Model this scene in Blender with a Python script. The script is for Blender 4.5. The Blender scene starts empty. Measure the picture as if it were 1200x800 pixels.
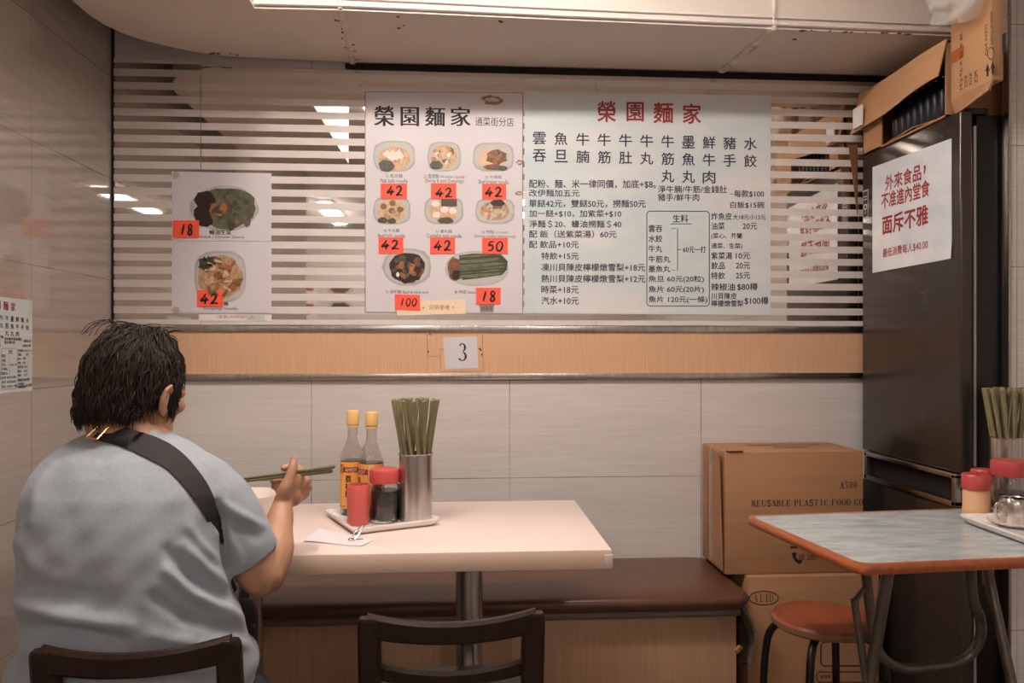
import bpy, bmesh, math, random
from mathutils import Vector, Matrix, Euler
from mathutils.bvhtree import BVHTree
random.seed(7)
PI = math.pi
sc = bpy.context.scene
COL = sc.collection

# ------------------------------------------------------------ camera, world, lights, exposure
FPX, EYE = 900.0, 1.2
YAW = math.atan(60 / 900)
SN, CS = math.sin(YAW), math.cos(YAW)
cam_d = bpy.data.cameras.new('camera')
cam = bpy.data.objects.new('camera', cam_d)
COL.objects.link(cam)
cam_d.sensor_width = 36.0
cam_d.lens = 36.0 * FPX / 1200
cam_d.shift_y = 8 / 1200
cam_d.clip_start = 0.02
cam.location = (0, 0, EYE)
cam.rotation_euler = (PI / 2, 0, -YAW)
sc.camera = cam
sc.view_settings.view_transform = 'Standard'
sc.view_settings.look = 'None'
sc.view_settings.gamma = 1
sc.view_settings.use_curve_mapping = False
sc.view_settings.exposure = 0.0
world = bpy.data.worlds.new('world')
sc.world = world
world.use_nodes = True
world.node_tree.nodes['Background'].inputs[0].default_value = (0.9, 0.82, 0.75, 1)
world.node_tree.nodes['Background'].inputs[1].default_value = 0.05
LAMP_COL = (1.0, 0.895, 0.825)
# (x, y, length along x, length along y, emission)
LAMPS = [(-0.47, 1.45, 0.13, 0.55, 80.0), (0.22, 1.50, 0.95, 0.13, 58.0),
         (-1.25, -2.2, 0.14, 1.0, 60.0), (0.6, -1.7, 0.14, 1.2, 44.0)]  # left rear lamp is added to brighten the wall behind the viewer

W = 2.71            # the back wall
LX = -1.187         # the left wall
SOF = 2.19          # underside of the bulkhead
CEIL = 2.56

# ------------------------------------------------------------ measuring helpers (image point -> point on a plane of the room)
def ray(px, py):
    a = (px - 600) / FPX
    return Vector((SN + CS * a, CS - SN * a, (408 - py) / FPX))
def aty(px, py, Y):
    v = ray(px, py); t = Y / v.y
    return Vector((v.x * t, Y, EYE + v.z * t))
def atx(px, py, X):
    v = ray(px, py); t = X / v.x
    return Vector((X, v.y * t, EYE + v.z * t))
def atz(px, py, Z):
    v = ray(px, py); t = (Z - EYE) / v.z
    return Vector((v.x * t, v.y * t, Z))

# ------------------------------------------------------------ materials
def lin(c):
    if isinstance(c, str):
        c = [int(c[i:i + 2], 16) / 255 for i in (0, 2, 4)]
    return tuple(x / 12.92 if x <= .04045 else ((x + .055) / 1.055) ** 2.4 for x in c)
MATS = {}
def mat(name, col, rough=.5, metal=0., spec=.5, noise=None, bump=None, trans=0., ior=1.5, alpha=1., emit=None, sheen=0., coat=0., spots=None, sss=0.):
    """noise=(scale xyz, amount, second colour or None); bump=(scale xyz, strength); spots=(scale, colour, threshold)"""
    if name in MATS:
        return MATS[name]
    m = bpy.data.materials.new(name); m.use_nodes = True
    nt = m.node_tree; N, L = nt.nodes, nt.links
    b = N['Principled BSDF']
    c = lin(col)
    b.inputs['Base Color'].default_value = (*c, 1)
    b.inputs['Roughness'].default_value = rough
    b.inputs['Metallic'].default_value = metal
    b.inputs['Specular IOR Level'].default_value = spec
    b.inputs['IOR'].default_value = ior
    b.inputs['Transmission Weight'].default_value = trans
    b.inputs['Alpha'].default_value = alpha
    b.inputs['Sheen Weight'].default_value = sheen
    b.inputs['Coat Weight'].default_value = coat
    b.inputs['Coat Roughness'].default_value = .08
    if sss:
        b.inputs['Subsurface Weight'].default_value = sss
        b.inputs['Subsurface Scale'].default_value = .01
    if emit:
        b.inputs['Emission Color'].default_value = (*emit[0], 1)
        b.inputs['Emission Strength'].default_value = emit[1]
    tc = None
    def tex(scale, detail=4, rgh=.6):
        nonlocal tc
        if tc is None:
            tc = N.new('ShaderNodeTexCoord')
        mp = N.new('ShaderNodeMapping'); mp.inputs['Scale'].default_value = scale if hasattr(scale, '__len__') else (scale,) * 3
        L.new(tc.outputs['Object'], mp.inputs['Vector'])
        t = N.new('ShaderNodeTexNoise'); t.inputs['Scale'].default_value = 1; t.inputs['Detail'].default_value = detail
        t.inputs['Roughness'].default_value = rgh
        L.new(mp.outputs[0], t.inputs['Vector'])
        return t
    last = None
    if noise:
        t = tex(noise[0])
        mx = N.new('ShaderNodeMix'); mx.data_type = 'RGBA'
        k = noise[1]
        c2 = lin(noise[2]) if len(noise) > 2 and noise[2] else tuple(max(0, x * (1 - k)) for x in c)
        c1 = c if len(noise) > 2 and noise[2] else tuple(min(1, x * (1 + k)) for x in c)
        mx.inputs[6].default_value = (*c1, 1); mx.inputs[7].default_value = (*c2, 1)
        r = N.new('ShaderNodeMapRange'); r.inputs[1].default_value = .32; r.inputs[2].default_value = .68
        L.new(t.outputs[0], r.inputs[0]); L.new(r.outputs[0], mx.inputs[0])
        last = mx.outputs[2]
    if spots:
        t = tex(spots[0], 6, .7)
        r = N.new('ShaderNodeMapRange'); r.inputs[1].default_value = spots[2]; r.inputs[2].default_value = spots[2] + .07
        L.new(t.outputs[0], r.inputs[0])
        mx = N.new('ShaderNodeMix'); mx.data_type = 'RGBA'
        if last: L.new(last, mx.inputs[6])
        else: mx.inputs[6].default_value = (*c, 1)
        mx.inputs[7].default_value = (*lin(spots[1]), 1)
        L.new(r.outputs[0], mx.inputs[0]); last = mx.outputs[2]
    if last: L.new(last, b.inputs['Base Color'])
    if bump:
        t = tex(bump[0], 3)
        bp = N.new('ShaderNodeBump'); bp.inputs['Strength'].default_value = bump[1]; bp.inputs['Distance'].default_value = .004
        L.new(t.outputs[0], bp.inputs['Height']); L.new(bp.outputs[0], b.inputs['Normal'])
    MATS[name] = m
    return m

def tile_mat(name, axis, off, col, rough):
    """large stone-look tiles with fine horizontal streaks; joints on a grid in world metres"""
    m = bpy.data.materials.new(name); m.use_nodes = True
    nt = m.node_tree; N, L = nt.nodes, nt.links
    b = N['Principled BSDF']
    g = N.new('ShaderNodeNewGeometry'); sp = N.new('ShaderNodeSeparateXYZ'); L.new(g.outputs['Position'], sp.inputs[0])
    def M(op, a, bb=None, c=None):
        n = N.new('ShaderNodeMath'); n.operation = op
        for i, v in enumerate((a, bb, c)):
            if v is None: continue
            if isinstance(v, (int, float)): n.inputs[i].default_value = v
            else: L.new(v, n.inputs[i])
        return n.outputs[0]
    h = sp.outputs[axis]
    def line(v, o, period, w):
        d = M('ABSOLUTE', M('SUBTRACT', M('FRACT', M('ADD', M('DIVIDE', M('SUBTRACT', v, o), period), 50.5)), .5))
        return M('LESS_THAN', d, w / period)
    msk = M('MAXIMUM', line(h, off, .69, .0011), line(sp.outputs[2], .742, .345, .0013))
    def tex(scale, detail):
        mp = N.new('ShaderNodeMapping'); mp.inputs['Scale'].default_value = scale
        L.new(g.outputs['Position'], mp.inputs['Vector'])
        t = N.new('ShaderNodeTexNoise'); t.inputs['Scale'].default_value = 1; t.inputs['Detail'].default_value = detail
        t.inputs['Roughness'].default_value = .65
        L.new(mp.outputs[0], t.inputs['Vector']); return t.outputs[0]
    streak = tex((4, 4, 150), 5)
    broad = tex((1.2, 1.2, 9), 3)
    dirt = tex((4, 4, 4), 2)
    c = lin(col)
    mx = N.new('ShaderNodeMix'); mx.data_type = 'RGBA'
    mx.inputs[6].default_value = (*[x * .90 for x in c], 1); mx.inputs[7].default_value = (*[min(1, x * 1.08) for x in c], 1)
    L.new(M('ADD', M('MULTIPLY', streak, .65), M('MULTIPLY', broad, .35)), mx.inputs[0])
    rr = N.new('ShaderNodeMapRange'); rr.inputs[1].default_value = .36; rr.inputs[2].default_value = .64; rr.inputs[3].default_value = 0; rr.inputs[4].default_value = 1
    L.new(M('ADD', M('MULTIPLY', streak, .65), M('MULTIPLY', broad, .35)), rr.inputs[0]); L.new(rr.outputs[0], mx.inputs[0])
    m2 = N.new('ShaderNodeMix'); m2.data_type = 'RGBA'
    L.new(mx.outputs[2], m2.inputs[6]); m2.inputs[7].default_value = (*lin('5a4a40'), 1)
    dr = N.new('ShaderNodeMapRange'); dr.inputs[1].default_value = .35; dr.inputs[2].default_value = .65; dr.inputs[3].default_value = .35; dr.inputs[4].default_value = 1
    L.new(dirt, dr.inputs[0])
    L.new(M('MULTIPLY', msk, dr.outputs[0]), m2.inputs[0])
    L.new(m2.outputs[2], b.inputs['Base Color'])
    b.inputs['Roughness'].default_value = rough
    b.inputs['IOR'].default_value = 2.2 if rough < .1 else 1.5
    return m

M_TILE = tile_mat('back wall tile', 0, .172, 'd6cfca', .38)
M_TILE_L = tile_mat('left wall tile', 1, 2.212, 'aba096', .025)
M_TILE_R = tile_mat('pillar tile', 0, .2, 'cdc5bf', .3)
M_FLOOR = mat('floor tile', '6f625a', .35, noise=((3, 3, 3), .15))
M_CEIL = mat('ceiling paint', 'd8cfc9', .7, noise=((2, 2, 2), .05))
M_SOFFIT = mat('aged bulkhead paint', 'd8ccc0', .55, noise=((1.4, 2.2, 3), .07), spots=((2.6, 9, 6), '7a5f4a', .71))
M_SEAM = mat('old seam filler', 'd6cabd', .6, noise=((20, 20, 20), .2), spots=((40, 40, 40), '6a4a35', .6))
M_RUST = mat('rust flake', '7a4a30', .8)
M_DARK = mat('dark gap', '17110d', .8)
M_MIRROR = mat('mirror glass', 'e6e0da', .025, 1.0)
M_FILM = mat('frosted film', 'd6cdc6', .45, noise=((8, 8, 30), .04))
M_STEEL = mat('brushed steel', 'b4aca6', .24, 1.0, noise=((2, 2, 90), .08), bump=((4, 4, 300), .08))
M_STEEL2 = mat('polished steel', 'c9c2bc', .26, 1.0, noise=((90, 90, 1), .16))
M_CHROME = mat('chrome', 'd0ccc8', .08, 1.0)
M_VENEER = mat('rice wood veneer', 'd3a884', .5, noise=((240, 240, 5), .10), spots=((5, 5, 1), 'c79a74', .62))
M_VENEER2 = mat('bench wood veneer', 'b08a6a', .5, noise=((240, 240, 5), .12))
M_PAPER = mat('paper white', 'e4dedb', .45, noise=((6, 6, 6), .03))
M_PAPER_B = mat('laminated white sheet', 'd3cdcf', .33, noise=((5, 5, 5), .03))
M_PAPER_W = mat('laminated wash sheet', 'ddd8d6', .35, noise=((2.2, 2.2, 5.5), .5, 'bccfd0'))
M_SIGN = mat('laminated sign sheet', 'e9e6e6', .25, noise=((2.5, 3.5, 5.5), .5, 'c6ced6'))
M_INK = mat('black ink', '15121a', .6)
M_INKN = mat('navy ink', '232540', .6)
M_REDINK = mat('red ink', '962a26', .6)
M_BROWNINK = mat('brown ink', '8a6a45', .6)
M_CARD = mat('fluorescent red card', 'ff5a40', .6)
M_CREAM = mat('cream paper', 'f2d6b8', .6)
M_TOPPINK = mat('pale laminate', 'ecd8cf', .28, noise=((3, 3, 3), .02))
M_TOPEDGE = mat('pale laminate edge', 'e6c9b2', .35)
M_BROWNPAPER = mat('cardboard', 'a87c58', .8, noise=((3, 3, 40), .06), bump=((30, 30, 30), .05))
M_BROWNPAPER2 = mat('pale cardboard', 'b68a62', .8, noise=((3, 3, 40), .06))
M_CORR = mat('corrugated edge', '8d6040', .9, noise=((200, 200, 10), .25))
M_TAPE = mat('brown parcel tape', 'a8622e', .3)
M_CLEAR_TAPE = mat('clear tape', 'c9b7a4', .2, alpha=.45)
M_PLASTIC_BAG = mat('clear plastic bag', 'f0ece8', .10, trans=.0, alpha=.24, bump=((60, 60, 60), .8))
M_FRIDGE = mat('dark grey fridge enamel', '463e38', .22, .5, noise=((1, 1, 200), .10))
M_FRIDGE_S = mat('black fridge side', '14110f', .35)
M_VINYL = mat('brown vinyl', '5c3c2c', .30, noise=((9, 9, 9), .10), bump=((18, 18, 18), .15))
M_CLOTH = mat('ribbed dark cloth', '7a6a5c', .9, noise=((6, 6, 220), .35), bump=((2, 2, 260), .6))
M_WOOD = mat('dark walnut wood', '28170f', .30, noise=((30, 4, 30), .35), spots=((14, 14, 14), '5a3018', .70), spec=.4)
M_STOOL = mat('red brown stool wood', '84422a', .32, noise=((40, 6, 40), .25))
M_STOOL_E = mat('stool plywood edge', '7d5a3d', .5, noise=((5, 5, 150), .3))
M_BLACKMETAL = mat('black painted tube', '17130f', .32, .3)
M_LEGMETAL = mat('worn grey tube', '6e645b', .40, .75, noise=((25, 25, 25), .25))
M_LAMINATE = mat('grey marbled laminate', '99a3a5', .26, noise=((9, 26, 9), .5, 'c0c5c4'), spots=((18, 60, 18), '7f8c8e', .6))
M_ORANGE = mat('orange wood edging', 'a85c34', .3, noise=((60, 8, 60), .2))
M_PORC = mat('white melamine', 'ece4de', .22)
M_BOWL = mat('white bowl', 'f1e8e0', .2)
M_REDPL = mat('red plastic', 'c84f4c', .35)
M_REDPL2 = mat('matte red plastic', 'd05e57', .5)
M_REDDK = mat('dark red plastic', 'b04240', .35)
M_GLASS = mat('bottle glass', 'f4f1ee', .03, trans=1., ior=1.45)
M_SOY = mat('dark sauce', '1a0d08', .15)
M_SPICE = mat('pale spice powder', 'd3a67c', .6)
M_YCAP = mat('yellow cap', 'f8c987', .4)
M_LABEL = mat('orange label paper', 'f5ab54', .4)
M_LABELP = mat('pale label band', 'f6c98a', .4)
M_BAMBOO = mat('olive chopstick plastic', '7f7856', .38, noise=((30, 30, 30), .12))
M_SKIN = mat('skin', 'b98a6d', .5, noise=((30, 30, 30), .06), sss=.12)
M_NAIL = mat('fingernail', 'd9a890', .3)
M_HAIR = mat('black brown hair', '1c130e', .58, noise=((45, 45, 45), .5, '33241a'), spec=.25)
M_SHIRT = mat('grey blue jersey', '9aa0a7', .88, noise=((90, 90, 90), .05), bump=((240, 240, 240), .12), sheen=.15)
M_STRAP = mat('black webbing', '211b19', .75, noise=((6, 200, 200), .3), bump=((300, 300, 300), .4))
M_GOLD = mat('gold buckle', 'd9a878', .2, 1.0)
M_DENIM = mat('dark denim', '2a2d36', .85, noise=((200, 200, 200), .2))
M_SHOE = mat('dark shoe leather', '1b1614', .45)
M_SOLE = mat('shoe sole', '2e2a28', .8)
M_FLORAL = mat('black floral cloth', '16120f', .85, spots=((45, 45, 45), 'd8b49c', .63))
M_CAN = mat('dark blue can', '0f101c', .4, .3, noise=((15, 15, 40), .4))

# ------------------------------------------------------------ mesh building
class MB:
    def __init__(self): self.v, self.f, self.m, self.mats = [], [], [], []
    def mi(self, m):
        if m is None: m = 0
        if m not in self.mats: self.mats.append(m)
        return self.mats.index(m)
    def add(self, vs, fs, m=None):
        o = len(self.v); self.v += [tuple(p) for p in vs]
        k = self.mi(m)
        for f in fs:
            self.f.append(tuple(i + o for i in f)); self.m.append(k)
        return self
    def box(self, lo, hi, bev=0, m=None, seg=2, mtx=None):
        bm = bmesh.new(); bmesh.ops.create_cube(bm, size=1)
        lo, hi = Vector(lo), Vector(hi)
        for v in bm.verts:
            v.co = Vector(((lo.x + hi.x) / 2 + v.co.x * (hi.x - lo.x), (lo.y + hi.y) / 2 + v.co.y * (hi.y - lo.y), (lo.z + hi.z) / 2 + v.co.z * (hi.z - lo.z)))
        if bev: bmesh.ops.bevel(bm, geom=bm.edges[:], offset=bev, segments=seg, affect='EDGES', profile=.5)
        if mtx: bm.transform(mtx)
        bm.verts.index_update()
        self.add([v.co[:] for v in bm.verts], [[v.index for v in f.verts] for f in bm.faces], m); bm.free(); return self
    def tube(self, pts, r, seg=12, m=None, caps=True, flat=None):
        pts = [Vector(p) for p in pts]; n = len(pts)
        rs = r if hasattr(r, '__len__') else [r] * n
        up = None; vs = []
        for i, p in enumerate(pts):
            t = (pts[min(i + 1, n - 1)] - pts[max(i - 1, 0)]).normalized()
            if up is None:
                up = Vector((0, 0, 1)) if abs(t.z) < .9 else Vector((1, 0, 0))
            a = (up - t * up.dot(t)).normalized(); up = a; b = t.cross(a)
            for k in range(seg):
                an = 2 * PI * k / seg
                vs.append(p + a * math.cos(an) * rs[i] * (flat or 1) + b * math.sin(an) * rs[i])
        fs = [(i * seg + k, i * seg + (k + 1) % seg, (i + 1) * seg + (k + 1) % seg, (i + 1) * seg + k) for i in range(n - 1) for k in range(seg)]
        if caps: fs += [tuple(range(seg))[::-1], tuple((n - 1) * seg + k for k in range(seg))]
        return self.add(vs, fs, m)
    def lathe(self, prof, c=(0, 0, 0), seg=32, m=None):
        """prof: (r, z) from the first to the last point; r = 0 closes"""
        vs, fs, rows = [], [], []
        for r, z in prof:
            if r < 1e-6: rows.append([len(vs)]); vs.append((c[0], c[1], c[2] + z))
            else:
                rows.append(list(range(len(vs), len(vs) + seg)))
                vs += [(c[0] + r * math.cos(2 * PI * k / seg), c[1] + r * math.sin(2 * PI * k / seg), c[2] + z) for k in range(seg)]
        for a, b in zip(rows, rows[1:]):
            for k in range(seg):
                k2 = (k + 1) % seg
                if len(a) == 1 and len(b) == 1: continue
                if len(a) == 1: fs.append((a[0], b[k2], b[k]))
                elif len(b) == 1: fs.append((a[k], a[k2], b[0]))
                else: fs.append((a[k], a[k2], b[k2], b[k]))
        return self.add(vs, fs, m)
    def prism(self, poly, z0, z1, m=None):
        n = len(poly)
        vs = [(x, y, z0) for x, y in poly] + [(x, y, z1) for x, y in poly]
        fs = [tuple(range(n))[::-1], tuple(range(n, 2 * n))] + [(i, (i + 1) % n, n + (i + 1) % n, n + i) for i in range(n)]
        return self.add(vs, fs, m)
    def ell(self, c, r, rot=None, seg=20, rings=12, m=None):
        c = Vector(c); vs = []; R = rot or Matrix.Identity(3)
        for i in range(rings + 1):
            t = PI * i / rings
            for k in range(seg):
                a = 2 * PI * k / seg
                p = Vector((r[0] * math.sin(t) * math.cos(a), r[1] * math.sin(t) * math.sin(a), r[2] * math.cos(t)))
                vs.append(c + R @ p)
        fs = [(i * seg + k, (i + 1) * seg + k, (i + 1) * seg + (k + 1) % seg, i * seg + (k + 1) % seg) for i in range(rings) for k in range(seg)]
        return self.add(vs, fs, m)
    def loft(self, rings, m=None, caps=True):
        n = len(rings[0]); vs = [p for r in rings for p in r]
        fs = [(i * n + k, i * n + (k + 1) % n, (i + 1) * n + (k + 1) % n, (i + 1) * n + k) for i in range(len(rings) - 1) for k in range(n)]
        if caps: fs += [tuple(range(n))[::-1], tuple((len(rings) - 1) * n + k for k in range(n))]
        return self.add(vs, fs, m)
    def build(self, name, mats, parent=None, smooth=35, fix=True):
        me = bpy.data.meshes.new(name)
        o0 = Vector((0, 0, 0))
        if parent is not None: o0 = parent.matrix_world.translation.copy() if parent.parent is None else WORLD_AT[parent.name]
        me.from_pydata([Vector(p) - o0 for p in self.v], [], self.f)
        if not isinstance(mats, (list, tuple)): mats = [mats]
        slots = [mats[m] if isinstance(m, int) else m for m in self.mats]
        for m in slots: me.materials.append(m)
        me.polygons.foreach_set('material_index', self.m)
        me.update()
        if fix:
            bm = bmesh.new(); bm.from_mesh(me)
            bmesh.ops.remove_doubles(bm, verts=bm.verts, dist=1e-6)
            bmesh.ops.recalc_face_normals(bm, faces=bm.faces); bm.to_mesh(me); bm.free()
        if smooth:
            me.shade_smooth()
            if smooth < 170: me.set_sharp_from_angle(angle=math.radians(smooth))
        o = bpy.data.objects.new(name, me); COL.objects.link(o)
        if parent is not None:
            o.parent = parent
            WORLD_AT[o.name] = o0
        else: WORLD_AT[o.name] = Vector((0, 0, 0))
        return o
WORLD_AT = {}

def tag(o, label, cat, group=None, kind=None):
    o['label'] = label; o['category'] = cat
    if group: o['group'] = group
    if kind: o['kind'] = kind
    return o
def thing(name, loc, label, cat, group=None):
    o = bpy.data.objects.new(name, None); COL.objects.link(o)
    o.location = loc; o.empty_display_size = .05
    o.matrix_world = Matrix.Translation(loc)
    return tag(o, label, cat, group)
def structure(o): o['kind'] = 'structure'; return o
def turn(o, deg): o.rotation_euler.z = math.radians(deg)

def arc(c, r, a0, a1, n=8):
    return [(c[0] + r * math.cos(math.radians(a0 + (a1 - a0) * i / n)), c[1] + r * math.sin(math.radians(a0 + (a1 - a0) * i / n))) for i in range(n + 1)]
def bez(pts, n=8):
    """smooth path through points (Catmull-Rom)"""
    P = [Vector(p) for p in pts]; out = []
    for i in range(len(P) - 1):
        p0, p1, p2, p3 = P[max(i - 1, 0)], P[i], P[i + 1], P[min(i + 2, len(P) - 1)]
        for k in range(n):
            t = k / n
            out.append(.5 * ((2 * p1) + (p2 - p0) * t + (2 * p0 - 5 * p1 + 4 * p2 - p3) * t * t + (3 * p1 - p0 - 3 * p2 + p3) * t ** 3))
    out.append(P[-1]); return out
def interp(xs, ys, x):
    if x <= xs[0]: return ys[0]
    for i in range(len(xs) - 1):
        if x <= xs[i + 1]:
            t = (x - xs[i]) / (xs[i + 1] - xs[i]); return ys[i] + (ys[i + 1] - ys[i]) * t
    return ys[-1]

# ------------------------------------------------------------ lettering: flat glyph outlines laid on a surface
GLYPH = {}
def glyphs(s, bold=0.):
    key = (s, bold)
    if key not in GLYPH:
        cu = bpy.data.curves.new('lettering', 'FONT'); cu.body = s; cu.size = 1; cu.offset = bold; cu.resolution_u = 3
        o = bpy.data.objects.new('lettering', cu); COL.objects.link(o)
        me = bpy.data.meshes.new_from_object(o.evaluated_get(bpy.context.evaluated_depsgraph_get()))
        vs = [(v.co.x, v.co.y) for v in me.vertices]; fs = [tuple(p.vertices) for p in me.polygons]
        bpy.data.objects.remove(o); bpy.data.curves.remove(cu); bpy.data.meshes.remove(me)
        x0 = min(v[0] for v in vs); x1 = max(v[0] for v in vs); y0 = min(v[1] for v in vs); y1 = max(v[1] for v in vs)
        GLYPH[key] = ([((x - x0) / (x1 - x0), (y - y0) / (y1 - y0)) for x, y in vs], fs)
    return GLYPH[key]
class Print:
    """collects flat marks in the (u, v) frame of a surface"""
    def __init__(self, fr, asp=1.): self.mb = MB(); self.fr = fr; self.asp = asp
    def poly(self, pts, m=None, lift=0): self.mb.add([self.fr(u, v, lift) for u, v in pts], [tuple(range(len(pts)))], m)
    def text(self, s, u0, v0, u1, v1, m=None, bold=0., lift=0):
        # a heavier face: bold > 0 thickens strokes all round, bold < 0 only the uprights (a serif-like contrast)
        vs, fs = glyphs(s)
        h = v1 - v0; k = abs(bold) * h; up = abs(u1 - u0) / max(1e-6, abs(h)) / max(1, len(s))
        offs = [(0, 0)] if not bold else [(-k, 0), (k, 0), (0, 0)] + ([(0, k), (0, -k)] if bold > 0 else [])
        for i, (du, dv) in enumerate(offs):
            du *= self.asp
            self.mb.add([self.fr(u0 + du + (u1 - u0) * x, v0 + dv + (v1 - v0) * y, lift + .00003 * i) for x, y in vs], fs, m)
    def rect(self, u0, v0, u1, v1, m=None, lift=0): self.poly([(u0, v0), (u1, v0), (u1, v1), (u0, v1)], m, lift)
    def line(self, pts, w, m=None, lift=0, close=False):
        P = [Vector(p) for p in pts]
        if close: P.append(P[0])
        n = len(P); ws = w if hasattr(w, '__len__') else [w] * n; L, R = [], []
        for i in range(n):
            t = P[min(i + 1, n - 1)] - P[max(i - 1, 0)]
            if close and i in (0, n - 1): t = P[1] - P[n - 2]
            t = t.normalized() if t.length else Vector((1, 0)); nn = Vector((-t.y, t.x))
            L.append(P[i] + nn * ws[i] / 2); R.append(P[i] - nn * ws[i] / 2)
        self.mb.add([self.fr(p.x, p.y, lift) for p in L + R], [(i, i + 1, n + i + 1, n + i) for i in range(n - 1)], m)
    def build(self, name, mats, parent): return self.mb.build(name, mats, parent, smooth=0, fix=False)
# marker digits in a unit box
DIG = {'4': [[(.62, 1), (.35, .62), (.03, .32), (.45, .36), (1, .42)], [(.70, .66), (.60, .3), (.52, 0)]],
       '2': [[(.1, .72), (.3, .95), (.62, .95), (.75, .72), (.5, .35), (.12, .05), (.45, .1), (1, .06)]],
       '5': [[(.95, .97), (.4, .92), (.25, .58), (.6, .62), (.8, .4), (.6, .1), (.1, .03)]],
       '0': [[(.55, 1), (.2, .75), (.1, .35), (.3, .03), (.65, .1), (.9, .5), (.85, .85), (.55, 1)]],
       '1': [[(.7, 1), (.5, .5), (.3, 0)]],
       '8': [[(.85, .82), (.6, 1), (.3, .85), (.35, .65), (.7, .42), (.75, .15), (.45, 0), (.2, .15), (.35, .42), (.7, .62), (.87, .85)]]}
def digits(P, s, u0, v0, u1, v1, w, m=None, lift=0):
    n = len(s); cw = (u1 - u0) / (n + (n - 1) * .22)
    for i, ch in enumerate(s):
        ux = u0 + i * cw * 1.22
        for st in DIG[ch]:
            pts = [(ux + p[0] * cw, v0 + p[1] * (v1 - v0)) for p in bez([(a, b, 0) for a, b in st], 5)]
            k = len(pts)
            P.line(pts, [w * (.75 + .45 * math.sin(PI * j / (k - 1))) for j in range(k)], m, lift)
# heavy serif capitals in a unit box: bars (x0,y0,x1,y1) and arcs (cx,cy,rx,ry,a0,a1,thick,thin)
ST, TH, SF = .22, .085, .07
def stem(x): return [(x, 0, x + ST, 1), (x - .07, 0, x + ST + .07, SF), (x - .07, 1 - SF, x + ST + .07, 1)]
SER = {
 'R': (stem(.1) + [(.27, 1 - TH, .5, 1), (.27, .48, .55, .48 + TH)], [(.5, .74, .3, .26, -90, 90)], [[(.5, .5), (.66, .3), (.82, .03), (1, .02)]]),
 'E': (stem(.1) + [(.1, 0, .85, SF), (.1, 1 - SF, .82, 1), (.27, .48, .6, .54), (.8, 0, .86, .27), (.77, .75, .83, 1), (.56, .36, .62, .66)], [], []),
 'U': ([(.12, .3, .29, 1), (.02, 1 - SF, .4, 1), (.78, .3, .85, 1), (.66, 1 - SF, .98, 1)], [(.485, .32, .365, .32, 180, 360)], []),
 'S': ([(.74, .72, .8, 1), (.14, 0, .2, .28)], [], [[(.78, .78), (.62, .96), (.4, .98), (.2, .84), (.26, .64), (.55, .5), (.8, .34), (.78, .12), (.55, .01), (.33, .04), (.17, .22)]]),
 'A': ([(.0, 0, .3, SF), (.62, 0, 1.02, SF), (.26, .3, .66, .36)], [], [[(.14, .03), (.48, .98)], 'T', [(.48, .98), (.82, .03)]]),
 'B': (stem(.1) + [(.27, 1 - TH, .5, 1), (.27, .49, .55, .49 + TH), (.27, 0, .5, TH)], [(.5, .76, .25, .24, -90, 90), (.52, .27, .33, .27, -90, 90)], []),
 'L': (stem(.1) + [(.1, 0, .85, SF), (.8, 0, .86, .3)], [], []),
 'P': (stem(.1) + [(.27, 1 - TH, .5, 1), (.27, .43, .5, .43 + TH)], [(.5, .72, .32, .28, -90, 90)], []),
 'T': ([(.41, 0, .58, 1), (.3, 0, .69, SF), (.05, 1 - SF, .95, 1), (.05, .74, .1, 1), (.9, .74, .95, 1)], [], []),
 'I': ([(.4, 0, .6, 1), (.25, 0, .75, SF), (.25, 1 - SF, .75, 1)], [], []),
 'C': ([(.82, .68, .88, 1)], [(.52, .5, .44, .5, 40, 320)], []),
 'F': (stem(.1) + [(.1, 1 - SF, .82, 1), (.27, .48, .6, .54), (.78, .72, .84, 1), (.56, .36, .62, .66)], [], []),
 'O': ([], [(.5, .5, .46, .5, 0, 360)], []),
 'D': (stem(.1) + [(.27, 1 - TH, .45, 1), (.27, 0, .45, TH)], [(.45, .5, .47, .5, -90, 90)], []),
 'N': ([(.14, 0, .2, 1), (.02, 0, .34, SF), (.02, 1 - SF, .3, 1), (.82, 0, .88, 1), (.7, 1 - SF, 1, 1)], [], [[(.17, .97), (.85, .03)]]),
 '5': ([(.3, 1 - .12, .85, 1)], [(.42, .32, .38, .32, -140, 120)], [[(.3, .98), (.24, .52)]]),
 '0': ([], [(.5, .5, .38, .5, 0, 360)], []),
 '3': ([], [(.45, .76, .33, .24, -80, 150), (.45, .26, .40, .26, -150, 85)], []),
 'G': ([(.82, .68, .88, 1), (.72, 0, .88, .42)], [(.52, .5, .44, .5, 40, 320)], [])}
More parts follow.
